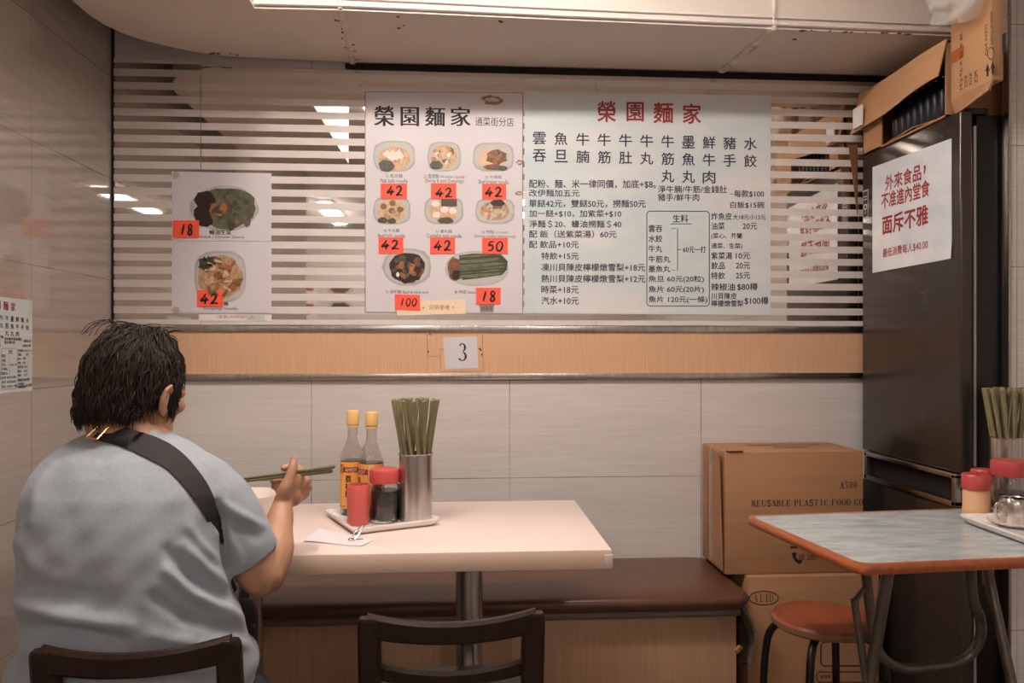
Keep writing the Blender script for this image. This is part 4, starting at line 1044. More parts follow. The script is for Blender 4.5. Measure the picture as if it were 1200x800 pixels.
def torso(shrink=0., n=48, lo=0):
    rings = []
    for py, l, r, Y, hd in ROWS[lo:]:
        a, b = aty(l, py, Y), aty(r, py, Y); c = (a + b) / 2; hw = (b.x - a.x) / 2 * .982 - shrink; ring = []
        for k in range(n):
            t = 2 * PI * k / n; cs, sn = math.cos(t), math.sin(t); e = 2.1
            ring.append((c.x + hw * math.copysign(abs(cs) ** (2 / e), cs), Y + (hd - shrink) * math.copysign(abs(sn) ** (2 / e), sn), c.z - shrink))
        rings.append(ring)
    return rings
HC = aty(161, 446, 1.605)
HM = Matrix.Translation(HC) @ Matrix.Rotation(math.radians(-19), 4, 'Z') @ Matrix.Rotation(math.radians(-16), 4, 'X')
hp = lambda x, y, z: HM @ Vector((x, y, z))
HR = HM.to_3x3()
def limb(mb, joints, seg=20, n=6):
    """tapered limb through (point, radius) joints with rounded ends"""
    P = bez([j[0] for j in joints], n); rs = []
    for i in range(len(joints) - 1):
        for k in range(n):
            t = k / n; t = t * t * (3 - 2 * t); rs.append(joints[i][1] * (1 - t) + joints[i + 1][1] * t)
    rs.append(joints[-1][1])
    mb.tube(P, rs, seg); mb.ell(P[0], (rs[0],) * 3, seg=16, rings=8); mb.ell(P[-1], (rs[-1],) * 3, seg=16, rings=8)
B = MB()
B.loft(torso(.024, 48, 2))
# head
B.ell(hp(0, -.008, .010), (.075, .090, .094), HR, 28, 18)
B.ell(hp(0, .034, -.048), (.064, .064, .078), HR, 24, 14)
B.ell(hp(0, .052, -.098), (.042, .042, .030), HR, 20, 12)
for s in (-1, 1):
    B.ell(hp(s * .045, .066, -.035), (.021, .024, .020), HR, 14, 8)
    B.ell(hp(s * .055, .02, -.085), (.016, .04, .03), HR, 14, 8)
    B.ell(hp(s * .031, .086, -.006), (.020, .012, .010), HR, 14, 8)
    er = HR @ Matrix.Rotation(s * math.radians(24), 3, 'Z') @ Matrix.Rotation(math.radians(-14), 3, 'X')
    B.ell(hp(s * .083, -.012, -.040), (.0075, .017, .030), er, 16, 10)
    B.ell(hp(s * .080, -.004, -.062), (.007, .009, .012), er, 12, 8)
    B.tube([hp(s * .084, .002, -.026), hp(s * .092, -.012, -.012), hp(s * .096, -.027, -.024), hp(s * .092, -.026, -.048), hp(s * .082, -.009, -.066)], [.0045, .005, .005, .0045, .004], 8)
    B.tube([hp(s * .012, .094, .006), hp(s * .03, .096, .009), hp(s * .048, .082, .005)], [.006, .007, .005], 8)
B.tube([hp(0, .092, .0), hp(0, .104, -.02), hp(0, .114, -.042)], [.008, .010, .012], 10)
B.ell(hp(0, .110, -.046), (.017, .011, .010), HR, 12, 8)
B.ell(hp(0, .096, -.070), (.023, .010, .006), HR, 12, 8); B.ell(hp(0, .094, -.079), (.020, .010, .006), HR, 12, 8)
limb(B, [(hp(0, -.03, -.04), .058), (hp(.004, -.035, -.095), .055), (aty(163, 530, 1.565), .068)])
# right arm up to the wrist
SH, EL, WR = aty(243, 574, 1.56), aty(307, 677, 1.585), aty(331, 592, 1.715)
limb(B, [(aty(215, 566, 1.55), .055), (SH, .058), (SH.lerp(EL, .55) + Vector((.004, .0, .0)), .050), (EL + Vector((-.004, 0, .01)), .044), (EL + Vector((.006, .012, .012)), .041), (EL.lerp(WR, .35) + Vector((.010, -.004, .0)), .0395), (EL.lerp(WR, .75) + Vector((.004, 0, 0)), .029), (WR, .0225)])
# right hand: palm edge-on, back of the hand to the right, thumb up, fingers closing round the chopsticks
def pt(x, y, Y): return aty(x, y, Y)
K = [pt(351, 558, 1.735), pt(358.5, 563, 1.75), pt(361, 570.5, 1.762), pt(357.5, 578, 1.77)]
for k_, w in zip(K, (.25, .45, .65, .85)):
    b = WR + Vector((.002 * w, .004 + .012 * w, .001))
    limb(B, [(b, .016), (b.lerp(k_, .5) + Vector((.003, 0, 0)), .0135), (k_, .0112)], 12, 4)
B.ell((WR + (K[1] + K[2]) / 2) / 2 + Vector((0, 0, 0)), (.017, .020, .026), None, 14, 8)
limb(B, [(K[0], .0108), (pt(350, 549.5, 1.765), .0098), (pt(341, 547, 1.772), .0088), (pt(332.5, 548.5, 1.756), .0075)], 12, 5)
limb(B, [(K[1], .0108), (pt(355, 559, 1.792), .0098), (pt(337, 562, 1.797), .0088), (pt(320, 563, 1.772), .0076)], 12, 5)
limb(B, [(K[2], .0105), (pt(354, 568, 1.80), .0095), (pt(337, 570.5, 1.80), .0086), (pt(321, 570, 1.775), .0074)], 12, 5)
limb(B, [(K[3], .0096), (pt(350, 577, 1.795), .0085), (pt(337, 578, 1.793), .0078), (pt(326, 576.5, 1.776), .0066)], 12, 5)
limb(B, [(pt(330, 587, 1.712), .017), (pt(334.5, 573, 1.706), .0155), (pt(340.5, 558, 1.711), .0118), (pt(343, 548, 1.716), .0104), (pt(344.7, 537.5, 1.727), .0080)], 14, 6)
# web between thumb and index
B.ell((pt(344, 566, 1.728)), (.012, .012, .012), None, 12, 8)
# left arm reaching forward to hold the bowl
BC = Vector((-.555, 2.035, TZ))
LS, LE, LW = aty(72, 580, 1.56), aty(66, 645, 1.66), Vector((-.712, 1.925, .818))
limb(B, [(aty(100, 566, 1.55), .050), (LS, .050), (LS.lerp(LE, .6), .046), (LE, .043), (LE.lerp(LW, .35), .040), (LE.lerp(LW, .8), .028), (LW, .0225)])
hd = (BC - LW); hd.z = 0; hd.normalize(); sd = Vector((-hd.y, hd.x, 0))
for i, off in enumerate((.030, .011, -.008, -.026)):
    # fingers lie along the bowl's left side, thumb over the rim
    ang = math.radians(205 - i * 3); z = .800 - i * .017 + .004
    k_ = LW + hd * .065 + sd * (.012) + Vector((0, 0, z - .80 - .01))
    limb(B, [(LW + Vector((0, 0, (z - .78) * .4)), .014), (k_, .0105)], 12, 4)
    rr = .0945 - .012 * i * .5
    arcp = [BC + Vector((rr * math.cos(a), rr * math.sin(a), z - TZ)) for a in [math.radians(x) for x in (212, 190, 168, 150)]]
    limb(B, [(k_, .0105), (arcp[1], .0092), (arcp[2], .0085), (arcp[3], .0070)], 12, 4)
limb(B, [(LW + hd * .01, .016), (LW + hd * .045 + Vector((.012, -.006, .012)), .0125), (BC + Vector((-.078, -.045, .093)), .0100), (BC + Vector((-.064, -.036, .092)), .0078)], 12, 5)
# pelvis and legs under the table
HL, HRt = Vector((-.655, 1.54, .475)), Vector((-.440, 1.53, .472))
KL, KR = Vector((-.735, 1.89, .47)), Vector((-.578, 1.89, .465))
AL, AR = Vector((-.735, 1.66, .095)), Vector((-.57, 1.65, .095))
B.ell((-.57, 1.545, .52), (.145, .105, .082), None, 24, 12)
for h, k_, a in ((HL, KL, AL), (HRt, KR, AR)):
    limb(B, [(h, .078), (h.lerp(k_, .5), .068), (k_, .054)]); limb(B, [(k_, .052), (k_.lerp(a, .35) + Vector((0, -.012, 0)), .050), (a, .034)])
    limb(B, [(a + Vector((0, -.03, -.045)), .03), (a + Vector((0, .08, -.055)), .03), (a + Vector((0, .15, -.065)), .022)])
person = mesh_obj('person', remesh(B, .0028, 7), M_SKIN)
tag(person, 'seated person in a grey T-shirt seen from behind, eating with chopsticks at the pale table', 'person')
# thumb nail
th = MB(); th.ell(pt(344.6, 537.2, 1.7205), (.0058, .002, .0075), None, 14, 8); th.build('thumbnail', M_NAIL, person)
for s in (-1, 1):
    MB().ell(hp(s * .031, .0945, -.012), (.011, .006, .0065), HR, 14, 8).build('eye', mat('eye white', 'e8e2dc', .2), person)

# T-shirt
S = MB(); S.loft(torso(0, 56, 0))
def sleeve(mb, p0, p1, p2, r0, r1, r2, cav):
    """outer wall to the hem, then back inside: an open short sleeve"""
    P = bez([p0, p1, p2], 7); rs = [interp([0, .5, 1], [r0, r1, r2], i / (len(P) - 1)) for i in range(len(P))]
    back = [P[-1].lerp(P[-5], t) for t in (0, .5, 1)]
    seg = 28; rings = []; d = (P[-1] - P[-3]).normalized(); up = None
    def ring(c, t, r):
        a = (Vector((0, 1, 0)) - t * t.y).normalized(); b = t.cross(a)
        return [c + a * math.cos(2 * PI * k / seg) * r + b * math.sin(2 * PI * k / seg) * r for k in range(seg)]
    for i, p in enumerate(P):
        t = (P[min(i + 1, len(P) - 1)] - P[max(i - 1, 0)]).normalized(); rings.append(ring(p, t, rs[i]))
    for p in back: rings.append(ring(p, d, cav))
    mb.loft(rings); mb.ell(P[0], (rs[0],) * 3, seg=20, rings=10)
HEM = aty(291, 657, 1.585)
sleeve(S, aty(222, 575, 1.555), aty(256, 600, 1.565), HEM, .082, .077, .066, .054)
sleeve(S, aty(84, 580, 1.56), aty(72, 612, 1.60), LE + Vector((.0, -.015, .012)), .072, .068, .064, .054)
S.ell(aty(240, 565, 1.565), (.062, .06, .05), None, 20, 12)
# bulge of cloth at the right hip over the chair
S.ell(aty(268, 778, 1.53), (.055, .10, .055), None, 20, 12)
S.ell(aty(42, 790, 1.52), (.045, .08, .06), None, 20, 12)
S.tube([hp(0.072 * math.cos(a) * .95, -.035 + .072 * math.sin(a), -.118) for a in []] or [aty(152 + 38 * math.cos(a), 506 + 5 * math.cos(a) - 2, 1.58 + .058 * math.sin(a)) for a in [2 * PI * k / 24 for k in range(25)]], .009, 10, caps=True)
sm = remesh(S, .0042, 22)
# folds: ridges (+) and hollows (-) of the cloth laid along lines across the back
def proj(p):
    d = Vector(p) - Vector((0, 0, EYE)); f_ = d.x * SN + d.y * CS; r = d.x * CS - d.y * SN
    return 600 + FPX * r / f_, 408 - FPX * d.z / f_
FOLDS = [([(26, 706), (60, 716), (95, 724), (150, 732)], .013, 11), ([(28, 736), (60, 738), (100, 742), (140, 752)], -.011, 10), ([(34, 762), (80, 756), (140, 764)], .006, 9),
         ([(285, 724), (255, 712), (225, 696), (196, 668)], .010, 8), ([(287, 742), (255, 735), (215, 722), (180, 700)], -.008, 8), ([(262, 684), (240, 666), (216, 640)], .008, 7), ([(266, 700), (240, 688), (214, 668), (195, 645)], -.006, 7),
         ([(290, 756), (240, 756), (180, 745)], .006, 9), ([(252, 655), (236, 640), (222, 618)], .005, 6), ([(282, 764), (262, 770), (235, 776)], -.006, 6),
         ([(262, 590), (282, 604), (306, 616)], .006, 6), ([(258, 606), (280, 618), (300, 628)], -.006, 6), ([(262, 625), (275, 640), (282, 660)], .005, 6), ([(255, 590), (262, 625), (268, 665)], -.010, 5), ([(150, 528), (135, 532), (120, 540)], -.004, 5),
         ([(60, 545), (44, 575), (36, 610)], .004, 7), ([(27, 640), (40, 662), (60, 676)], .004, 9), ([(120, 560), (150, 640), (160, 700)], .003, 30), ([(35, 690), (80, 694), (130, 700)], -.006, 9)]
sm.calc_loop_triangles()
nv = [v.normal.copy() for v in sm.vertices]
def seg_d(x, y, a, b):
    dx, dy = b[0] - a[0], b[1] - a[1]; t = max(0, min(1, ((x - a[0]) * dx + (y - a[1]) * dy) / (dx * dx + dy * dy)))
    return math.hypot(x - a[0] - dx * t, y - a[1] - dy * t), t
for v, n_ in zip(sm.vertices, nv):
    if n_.y > .35: continue
    x, y = proj(v.co); dsp = 0
    for line, amp, wd in FOLDS:
        if x < min(p[0] for p in line) - 3 * wd or x > max(p[0] for p in line) + 3 * wd or y < min(p[1] for p in line) - 3 * wd or y > max(p[1] for p in line) + 3 * wd: continue
        best = 1e9; L_ = len(line) - 1; u = 0
        for i in range(L_):
            d_, t = seg_d(x, y, line[i], line[i + 1])
            if d_ < best: best, u = d_, (i + t) / L_
        dsp += amp * math.exp(-(best / wd) ** 2) * (.35 + .65 * math.sin(PI * min(1, max(0, .12 + .76 * u))))
    dsp += .0012 * math.sin(x * .11 + y * .05) * math.sin(y * .09)
    v.co += n_ * 1.4 * dsp * max(0, min(1, (.35 - n_.y) * 2))
shirt = mesh_obj('shirt', sm, M_SHIRT, person)
bv = BVHTree.FromPolygons([v.co.copy() for v in sm.vertices], [tuple(p.vertices) for p in sm.polygons])

# trousers, shoes
T_ = MB()
T_.ell((-.57, 1.545, .525), (.155, .115, .090), None, 24, 12)
for h, k_, a in ((HL, KL, AL), (HRt, KR, AR)):
    limb(T_, [(h, .09 if h is HRt else .08), (h.lerp(k_, .5), .076), (k_, .062)]); limb(T_, [(k_, .060), (k_.lerp(a, .4) + Vector((0, -.01, 0)), .060), (a + Vector((0, 0, .03)), .056)])
mesh_obj('trousers', remesh(T_, .006, 5), M_DENIM, person)
for a in (AL, AR):
    q = MB(); q.ell(a + Vector((0, -.028, -.045)), (.042, .055, .045), None, 20, 12); q.ell(a + Vector((0, .09, -.055)), (.044, .085, .036), None, 20, 12); limb(q, [(a + Vector((0, 0, -.01)), .044), (a + Vector((0, .06, -.045)), .04)])
    for v in range(len(q.v)): q.v[v] = (q.v[v][0], q.v[v][1], max(q.v[v][2], .012))
    so_ = mesh_obj('shoe', remesh(q, .005, 4), M_SHOE, person)
    so2 = MB().prism([(a.x + .046 * math.cos(t) * (1 if math.sin(t) > 0 else .92), a.y + .045 + .132 * math.sin(t)) for t in [2 * PI * k / 28 for k in range(28)]], 0.0005, .014).build('sole', M_SOLE, so_)

# hair: a close cap over the skull and some thousands of strands falling from the crown
def hk(z): return math.sqrt(max(0, 1 - (z / .112) ** 2)) if z > 0 else math.sqrt(max(0, 1 - (z / .150) ** 4))
def zmin(az):
    """lowest hair, by angle round the head in degrees: 90 is the face, -90 the nape"""
    a = abs(((az + 90 + 180) % 360) - 180)
    return interp([0, 48, 62, 76, 84, 98, 101, 113, 122, 136, 180], [-.094, -.092, -.078, -.042, -.030, -.030, -.066, -.062, .010, .036, .045], a)
def hs(az, z, off=0.):
    k = hk(z); a = math.radians(az)
    return Vector(((.081 * k + off) * math.cos(a), -.011 + (.095 * k + off) * math.sin(a), z - .003 + (off if z > .08 else 0)))
cap = MB(); nA, nB = 72, 16; rows = []
for i in range(nB + 1):
    rows.append([hp(*hs(360 * k / nA, .1119 * (1 - i / nB) ** 1.0 + (zmin(360 * k / nA) + .012) * (i / nB) if False else (.1119 + (zmin(360 * k / nA) + .012 - .1119) * (i / nB) ** 1.4), -.003)) for k in range(nA)])
inner = [hp(*hs(360 * k / nA, zmin(360 * k / nA) + .014, -.016)) for k in range(nA)]
cap.loft(rows + [inner])
rnd = random.Random(21); cnt = 0
while cnt < 5600:
    az = rnd.uniform(0, 360); zm = zmin(az)
    z0 = .1115 + (zm - .1115) * rnd.random() ** .8
    if z0 < zm + .004: continue
    cnt += 1
    L_ = rnd.uniform(.040, .075); n_ = 6; pts = []; z = z0; a_ = az; drift = rnd.gauss(0, 8); lift = rnd.uniform(.0005, .006) + (.006 if rnd.random() < .10 else 0)
    side = abs(((az + 90 + 180) % 360) - 180)
    fr_ = 1.0 if side < 70 else .55
    lowest = zm - rnd.uniform(.0, .020) * fr_ - (.012 * fr_ if rnd.random() < .2 else 0)
    s_ = 0
    for k in range(n_ + 1):
        u = k / n_
        zz = max(z, -.13); p_ = hs(a_, min(.1118, zz), .0012 + lift * math.sin(PI * min(1, u * .9 + .1)))
        if z < zm + .002: p_ = p_ + Vector((0, 0, min(0, z - zz)))
        pts.append(p_)
        # walk down the surface by arc length
        k1 = hk(min(.1118, zz)); dz = .01; slope = abs(hk(max(-.14, zz - dz)) - k1) * .095 / dz
        st_ = L_ / n_ / math.sqrt(1 + slope * slope); z -= max(st_, L_ / n_ * .12); a_ += drift / n_ / max(.25, k1)
        if z < lowest: break
    if len(pts) < 3: continue
    m_ = len(pts); r0 = rnd.uniform(.0009, .0017)
    cap.tube([HM @ q for q in pts], [r0 * (1 - .85 * (j / (m_ - 1)) ** 2) for j in range(m_)], 4, caps=False)
# a few stray hairs at the crown
for i in range(6):
    a0_ = Vector((rnd.uniform(-.04, .0), -.05 + rnd.uniform(-.01, .02), .098))
    cap.tube([HM @ q for q in bez([a0_, a0_ + Vector((-.02, -.01, .014)), a0_ + Vector((-.045 - .012 * rnd.random(), -.02, .004)), a0_ + Vector((-.06 - .01 * rnd.random(), -.025, -.02))], 4)], .0006, 4, caps=False)
for i in range(5):
    a0_ = Vector((rnd.uniform(.0, .03), rnd.uniform(-.03, .03), .105)); cap.tube([HM @ q for q in bez([a0_, a0_ + Vector((.02, .0, .008)), a0_ + Vector((.045, -.002, .006))], 4)], .0006, 4, caps=False)
cap.build('hair', M_HAIR, person, smooth=180, fix=False)

# shoulder bag: webbing strap across the back, gilt slide buckle, small floral pouch at the right hip
def on_shirt(px, py, off=.0035):
    o_ = Vector((0, 0, EYE)); d_ = ray(px, py).normalized()
    h = bv.ray_cast(o_, d_)
    if h[0] is None:
        h = bv.find_nearest(aty(px, py, 1.56))
    n_ = h[1] if h[1].dot(d_) < 0 else -h[1]
    return h[0] + n_ * off, n_
U = [(132, 494), (159, 504), (186, 515), (204, 525), (222, 541), (241, 566), (251, 587), (258, 606), (265, 640), (272, 700)]
Lw = [(108, 513), (143, 523), (161, 532), (177, 540), (194, 549), (213, 568), (232, 593), (246, 617), (257, 648), (265, 708)]
U_ = bez([(a, b, 0) for a, b in U], 6); L_ = bez([(a, b, 0) for a, b in Lw], 6)
yb_, nb_ = on_shirt(150, 524)
def on_neck(px, py, off=.0):
    h, n_ = on_shirt(px, py)
    k = max(0, min(1, (530 - py) / 12)) if px < 165 else 0
    g = aty(px, py, yb_.y - .004 + (524 - py) * .0009 - off)
    return h.lerp(g, k) if k else h - Vector((0, off, 0)), (n_ * (1 - k) + nb_ * k).normalized()
dive = lambda y: max(0, min(1, (y - 604) / 70)) * -.030 + .0035
pu = [on_neck(p.x, p.y) if p.y < 560 else on_shirt(p.x, p.y, dive(p.y)) for p in U_]; pl = [on_neck(p.x, p.y) if p.y < 560 else on_shirt(p.x, p.y, dive(p.y)) for p in L_]
# over the shoulder and down the chest to the pouch, then round the side
bag_c = aty(283, 733, 1.655)
bag = thing('shoulder_bag', bag_c, 'shoulder bag on the seated person, black strap with gold buckle and floral pouch', 'bag')
def ribbon(mb, A, Bq, th=.0022):
    n = len(A); rings = []
    for i in range(n):
        a, b = A[i][0], Bq[i][0]; na, nb = A[i][1], Bq[i][1]
        m1 = a.lerp(b, .33) + (na + nb) * .0012; m2 = a.lerp(b, .67) + (na + nb) * .0012
        rings.append([a, m1, m2, b, b - nb * th, m2 - (na + nb) * .5 * th, m1 - (na + nb) * .5 * th, a - na * th])
    mb.loft(rings)
rb = MB(); ribbon(rb, pu, pl)
fa, fb = [], []
c0_, c1_ = pu[0][0], pl[0][0]
mid = (c0_ + c1_) / 2; wdir = (c0_ - c1_).normalized()
over = [mid, mid + Vector((-.012, .045, .006)), mid + Vector((-.01, .10, -.03)), mid + Vector((.03, .15, -.14)), mid + Vector((.14, .165, -.26)), bag_c + Vector((-.035, .04, .05))]
ov = []
for i, p in enumerate(bez(over, 6)):
    hpt, hn, _, _ = bv.find_nearest(p)
    outn = (p - hpt); outn = outn.normalized() if outn.length > .001 else hn
    if (p - hpt).dot(hn) < 0: p = hpt + hn * .004
    ov.append((p, hn))
A_ = [(p + wdir * .019, n_) for p, n_ in ov]; B_ = [(p - wdir * .019, n_) for p, n_ in ov]
ribbon(rb, A_, B_)
rb.build('strap', M_STRAP, bag, smooth=60)
bk = MB()
for (q0, q1) in (((102, 512), (124, 491)), ((114, 514.5), (132.5, 494))):
    a = on_neck(*q0, .008)[0]; b = on_neck(*q1, .008)[0]; bk.tube([a, a.lerp(b, .5), b], .0024, 8)
for (q0, q1) in (((102, 512), (114, 514.5)), ((124, 491), (132.5, 494))):
    a = on_neck(*q0, .008)[0]; b = on_neck(*q1, .008)[0]; bk.tube([a, b], .0024, 8)
bk.build('buckle', M_GOLD, bag)
pb = MB(); pb.ell(bag_c, (.030, .075, .055), None, 24, 14); pb.ell(bag_c + Vector((0, .0, -.03)), (.030, .07, .045), None, 24, 14)
mesh_o = remesh(pb, .004, 3); 
for v in mesh_o.vertices: v.co -= bag_c
po = bpy.data.objects.new('pouch', mesh_o); mesh_o.materials.append(M_FLORAL); mesh_o.shade_smooth(); COL.objects.link(po); po.parent = bag

# ============================================================ things on the pale table
tray_c = Vector((-.205, 2.056, TZ)); TA = 25
def make_tray(c, wx, wy, ang, label):
    t = thing('tray', c, label, 'tray', 'white trays')
    x, y, z0 = c
    def rr(ins, z):
        a, b, q = wx / 2 - ins, wy / 2 - ins, .022
        p = []
        for cx_, cy_, s in ((a - q, -(b - q), -90), (a - q, b - q, 0), (-(a - q), b - q, 90), (-(a - q), -(b - q), 180)): p += arc((x + cx_, y + cy_), q, s, s + 90, 5)
        return [(u, v, z0 + z) for u, v in p]
    MB().loft([rr(.012, .0003), rr(.004, .006), rr(-.001, .016), rr(0, .0185), rr(.004, .0185), rr(.008, .016), rr(.014, .0075), rr(.02, .0055)]).build('dish', M_PORC, t)
    turn(t, ang); return t
make_tray(tray_c + Vector((-math.sin(math.radians(TA)) * .018, math.cos(math.radians(TA)) * .018, 0)), .236, .262, TA, 'white rectangular tray holding two sauce bottles and the steel cup')
TB = TZ + .006      # tray floor
def foot_at(px, py, r, z=TB):
    p = atz(px, py, z); return Vector((p.x, p.y + r, z))

def make_bottle(c, rot, label):
    t = thing('sauce_bottle', c, label, 'bottle', 'sauce bottles on the tray')
    out = [(0, .003), (.026, .0), (.0345, .004), (.0370, .012), (.0375, .145), (.0365, .157), (.0330, .170), (.0270, .183), (.0210, .194), (.0175, .204), (.0160, .216), (.0150, .240), (.0152, .249)]
    inn = [(.0125, .249), (.0125, .216), (.0145, .204), (.0182, .193), (.0245, .1815), (.0305, .169), (.0340, .156), (.0349, .145), (.0345, .012), (.031, .006), (0, .007)]
    MB().lathe(out + inn, c, 40).build('glass', M_GLASS, t, smooth=50)
    MB().lathe([(0, .0075), (.0305, .0068), (.0340, .0125), (.0344, .145), (.0340, .1475), (0, .1478)], c, 36).build('sauce', M_SOY, t, smooth=50)
    MB().lathe([(.0135, .2455), (.0185, .2455), (.0192, .248), (.0192, .279), (.0178, .2828), (0, .2832)], c, 40).build('cap', M_YCAP, t, smooth=40)
    MB().lathe([(.0165, .238), (.0178, .239), (.0178, .243), (.0165, .244)], c, 32).build('cap_ring', M_YCAP, t, smooth=40)
    R = .0381
    def fr(u, v, l=0):
        a = -PI / 2 + math.radians(rot) + u / R
        return (c.x + (R + l) * math.cos(a), c.y + (R + l) * math.sin(a), c.z + v)
    def patch(P, u0, v0, u1, v1, m, l):
        k = max(2, int(abs(u1 - u0) / .004))
        for i in range(k):
            a, b = u0 + (u1 - u0) * i / k, u0 + (u1 - u0) * (i + 1) / k; P.rect(a, v0, b, v1, m, l)
    P = Print(fr); patch(P, -.085, .0205, .085, .146, M_LABEL, 0); lab = P.build('label', 0, t)
    P = Print(fr)
    patch(P, -.085, .0205, .085, .031, mat('label gold', 'f7b35a', .4), .0002); patch(P, .035, .02, .05, .146, M_LABELP, .0002)
    patch(P, -.021, .118, .032, .132, M_REDINK, .0003)
    P.text('AMOY', -.013, .1205, .024, .1295, M_PAPER, .01, .0006)
    P.line([(-.026 + .0085 * math.cos(a), .127 + .0105 * math.sin(a)) for a in [2 * PI * k / 14 for k in range(15)]], .0028, M_REDINK, .0005); P.text('A', -.0295, .1215, -.0225, .132, M_REDINK, .02, .0005)
    P.line([(-.04, .111), (-.02, .113), (0, .115), (.02, .117), (.034, .118)], .0008, M_REDINK, .0004)
    for i, ch in enumerate('荔枝醋'): P.text(ch, -.012, .092 - .0205 * i, .007, .110 - .0205 * i, M_INK, .02, .0004)
    P.poly([(-.007, .046), (-.002, .0445), (-.003, .041), (-.007, .043)], M_INK, .0004)
    for i in range(5): P.rect(-.034 + .013 * i, .0245, -.026 + .013 * i, .0275, M_REDINK, .0004)
    P.build('label_print', 0, lab)
    t.scale = (.92, .92, 1)
    return t
make_bottle(foot_at(411.5, 604.6, .0345), -9, 'clear sauce bottle with yellow cap on the tray, the left and farther of two')
make_bottle(foot_at(433.8, 608.5, .0345), -58, 'clear sauce bottle with yellow cap right behind the red-lidded dark sauce jar')
# red plastic pot
c = foot_at(418, 616.5, .0285)
t = thing('toothpick_pot', c, 'plain red plastic pot at the front corner of the sauce tray', 'pot')
MB().lathe([(0, 0), (.027, 0), (.0285, .002), (.0288, .1), (.0275, .1025), (.0255, .1025), (.0252, .097), (.025, .006), (0, .006)], c, 36).build('pot', M_REDPL2, t, smooth=40)
# red-lidded jar of dark sauce
def make_jar(c, R, H, lid, label, fill, mfill, group=None, glass=M_GLASS, lm=None):
    t = thing('condiment_jar', c, label, 'jar', group)
    hb = H - lid
    MB().lathe([(0, .002), (R - .006, 0), (R - .002, .002), (R, .008), (R, hb - .008), (R - .004, hb - .002), (R - .005, hb + .006), (R - .0075, hb + .006), (R - .0065, hb - .004), (R - .0028, hb - .01), (R - .0028, .012), (R - .006, .008), (0, .008)], c, 40).build('glass', glass, t, smooth=50)
    MB().lathe([(0, .0083), (R - .0062, .0084), (R - .0031, .0122), (R - .0031, fill), (0, fill + .0005)], c, 36).build('contents', mfill, t, smooth=50)
    MB().lathe([(R - .009, hb - .001), (R + .0005, hb - .001), (R + .0012, hb + .002), (R + .0012, H - .006), (R - .001, H - .0015), (R - .005, H), (0, H)], c, 48).build('lid', lm or M_REDPL, t, smooth=40)
    return t
cj = foot_at(449, 614.5, .0378)
J = make_jar(cj, .0378, .139, .035, 'glass jar of dark sauce with red lid beside the steel cup', .083, M_SOY)
def frj(u, v, l=0):
    a = -PI / 2 + u / .0378; return (cj.x + (.0381 + l) * math.cos(a), cj.y + (.0381 + l) * math.sin(a), cj.z + v)
# steel cup full of chopsticks
def make_cup(c, R, H, label):
    t = thing('chopstick_cup', c, label, 'cup', 'steel chopstick cups')
    MB().lathe([(0, .001), (R - .003, 0), (R, .003), (R, H - .004), (R + .0022, H - .003), (R + .0026, H - .001), (R + .0012, H), (R - .001, H - .001), (R - .0012, .005), (0, .005)], c, 56).build('cup', M_STEEL2, t, smooth=40)
    return t
def stick_between(a, b, name_t=None):
    pass
STICK = None
def make_stick(base, d, L, label, group):
    """one chopstick standing with its thick square end up"""
    global STICK
    if STICK is None or STICK[1] != L:
        mb = MB(); rings = []
        for z, r in ((0, .0024), (.02, .0028), (L * .5, .0042), (L - .004, .0058), (L - .001, .0055), (L, .0046)):
            rings.append([(r * (math.copysign(abs(math.cos(a)) ** .55, math.cos(a))), r * (math.copysign(abs(math.sin(a)) ** .55, math.sin(a))), z) for a in [2 * PI * (k + .5) / 12 for k in range(12)]])
        o = mb.loft(rings).build('chopstick', M_BAMBOO, smooth=50); STICK = (o, L)
    else:
        o = STICK[0].copy(); COL.objects.link(o)
    q = Vector((0, 0, 1)).rotation_difference(d.normalized())
    o.rotation_mode = 'QUATERNION'; o.rotation_quaternion = q; o.location = base
    tag(o, label, 'chopstick', group); return o
def fill_cup(c, R, H, L, n1, n2, tw, label, group, seed, zoff=.006):
    q = random.Random(seed)
    for ring_n, rr_, rb_ in ((n1, R - .0062, .60), (n2, (R - .0062) * .50, .50)):
        for i in range(ring_n):
            a = 2 * PI * i / ring_n + q.uniform(-.025, .025) + (.2 if rr_ < R * .6 else 0)
            rim = Vector((rr_ * math.cos(a), rr_ * math.sin(a), H)); b = a + tw + q.uniform(-.03, .03)
            base = Vector((rr_ * rb_ * math.cos(b), rr_ * rb_ * math.sin(b), zoff))
            make_stick(c + base, rim - base, L * 1.0 - 0, label, group)
ccup = foot_at(486, 613.5, .0435)
make_cup(ccup, .0435, .178, 'tall steel cup of chopsticks on the sauce tray')
fill_cup(ccup, .0435, .178, .318, 14, 6, .95, 'olive chopstick standing in the steel cup on the sauce tray', 'chopsticks in the cup on the sauce tray', 4)
# pair of chopsticks in the hand
for a, b, lab in ((pt(392, 546.5, 1.715), pt(258, 564.5, 1.765), 'upper chopstick in the person\'s raised right hand'), (pt(389, 551.8, 1.718), pt(258, 567, 1.763), 'lower chopstick in the person\'s raised right hand')):
    L = round((a - b).length, 4)
    mb = MB(); rings = []; d = a - b
    for z, r in ((0, .0022), (.02, .0026), (.5, .0034), (.985, .0045), (1, .0038)):
        zz = z * L if z > .1 or z == 0 else z
        rings.append([(r * math.cos(t_), r * math.sin(t_), zz) for t_ in [2 * PI * k / 12 for k in range(12)]])
    o = mb.loft(rings).build('chopstick', M_BAMBOO, smooth=50)
    o.rotation_mode = 'QUATERNION'; o.rotation_quaternion = Vector((0, 0, 1)).rotation_difference(d.normalized()); o.location = b
    tag(o, lab, 'chopstick', 'chopsticks in the hand')
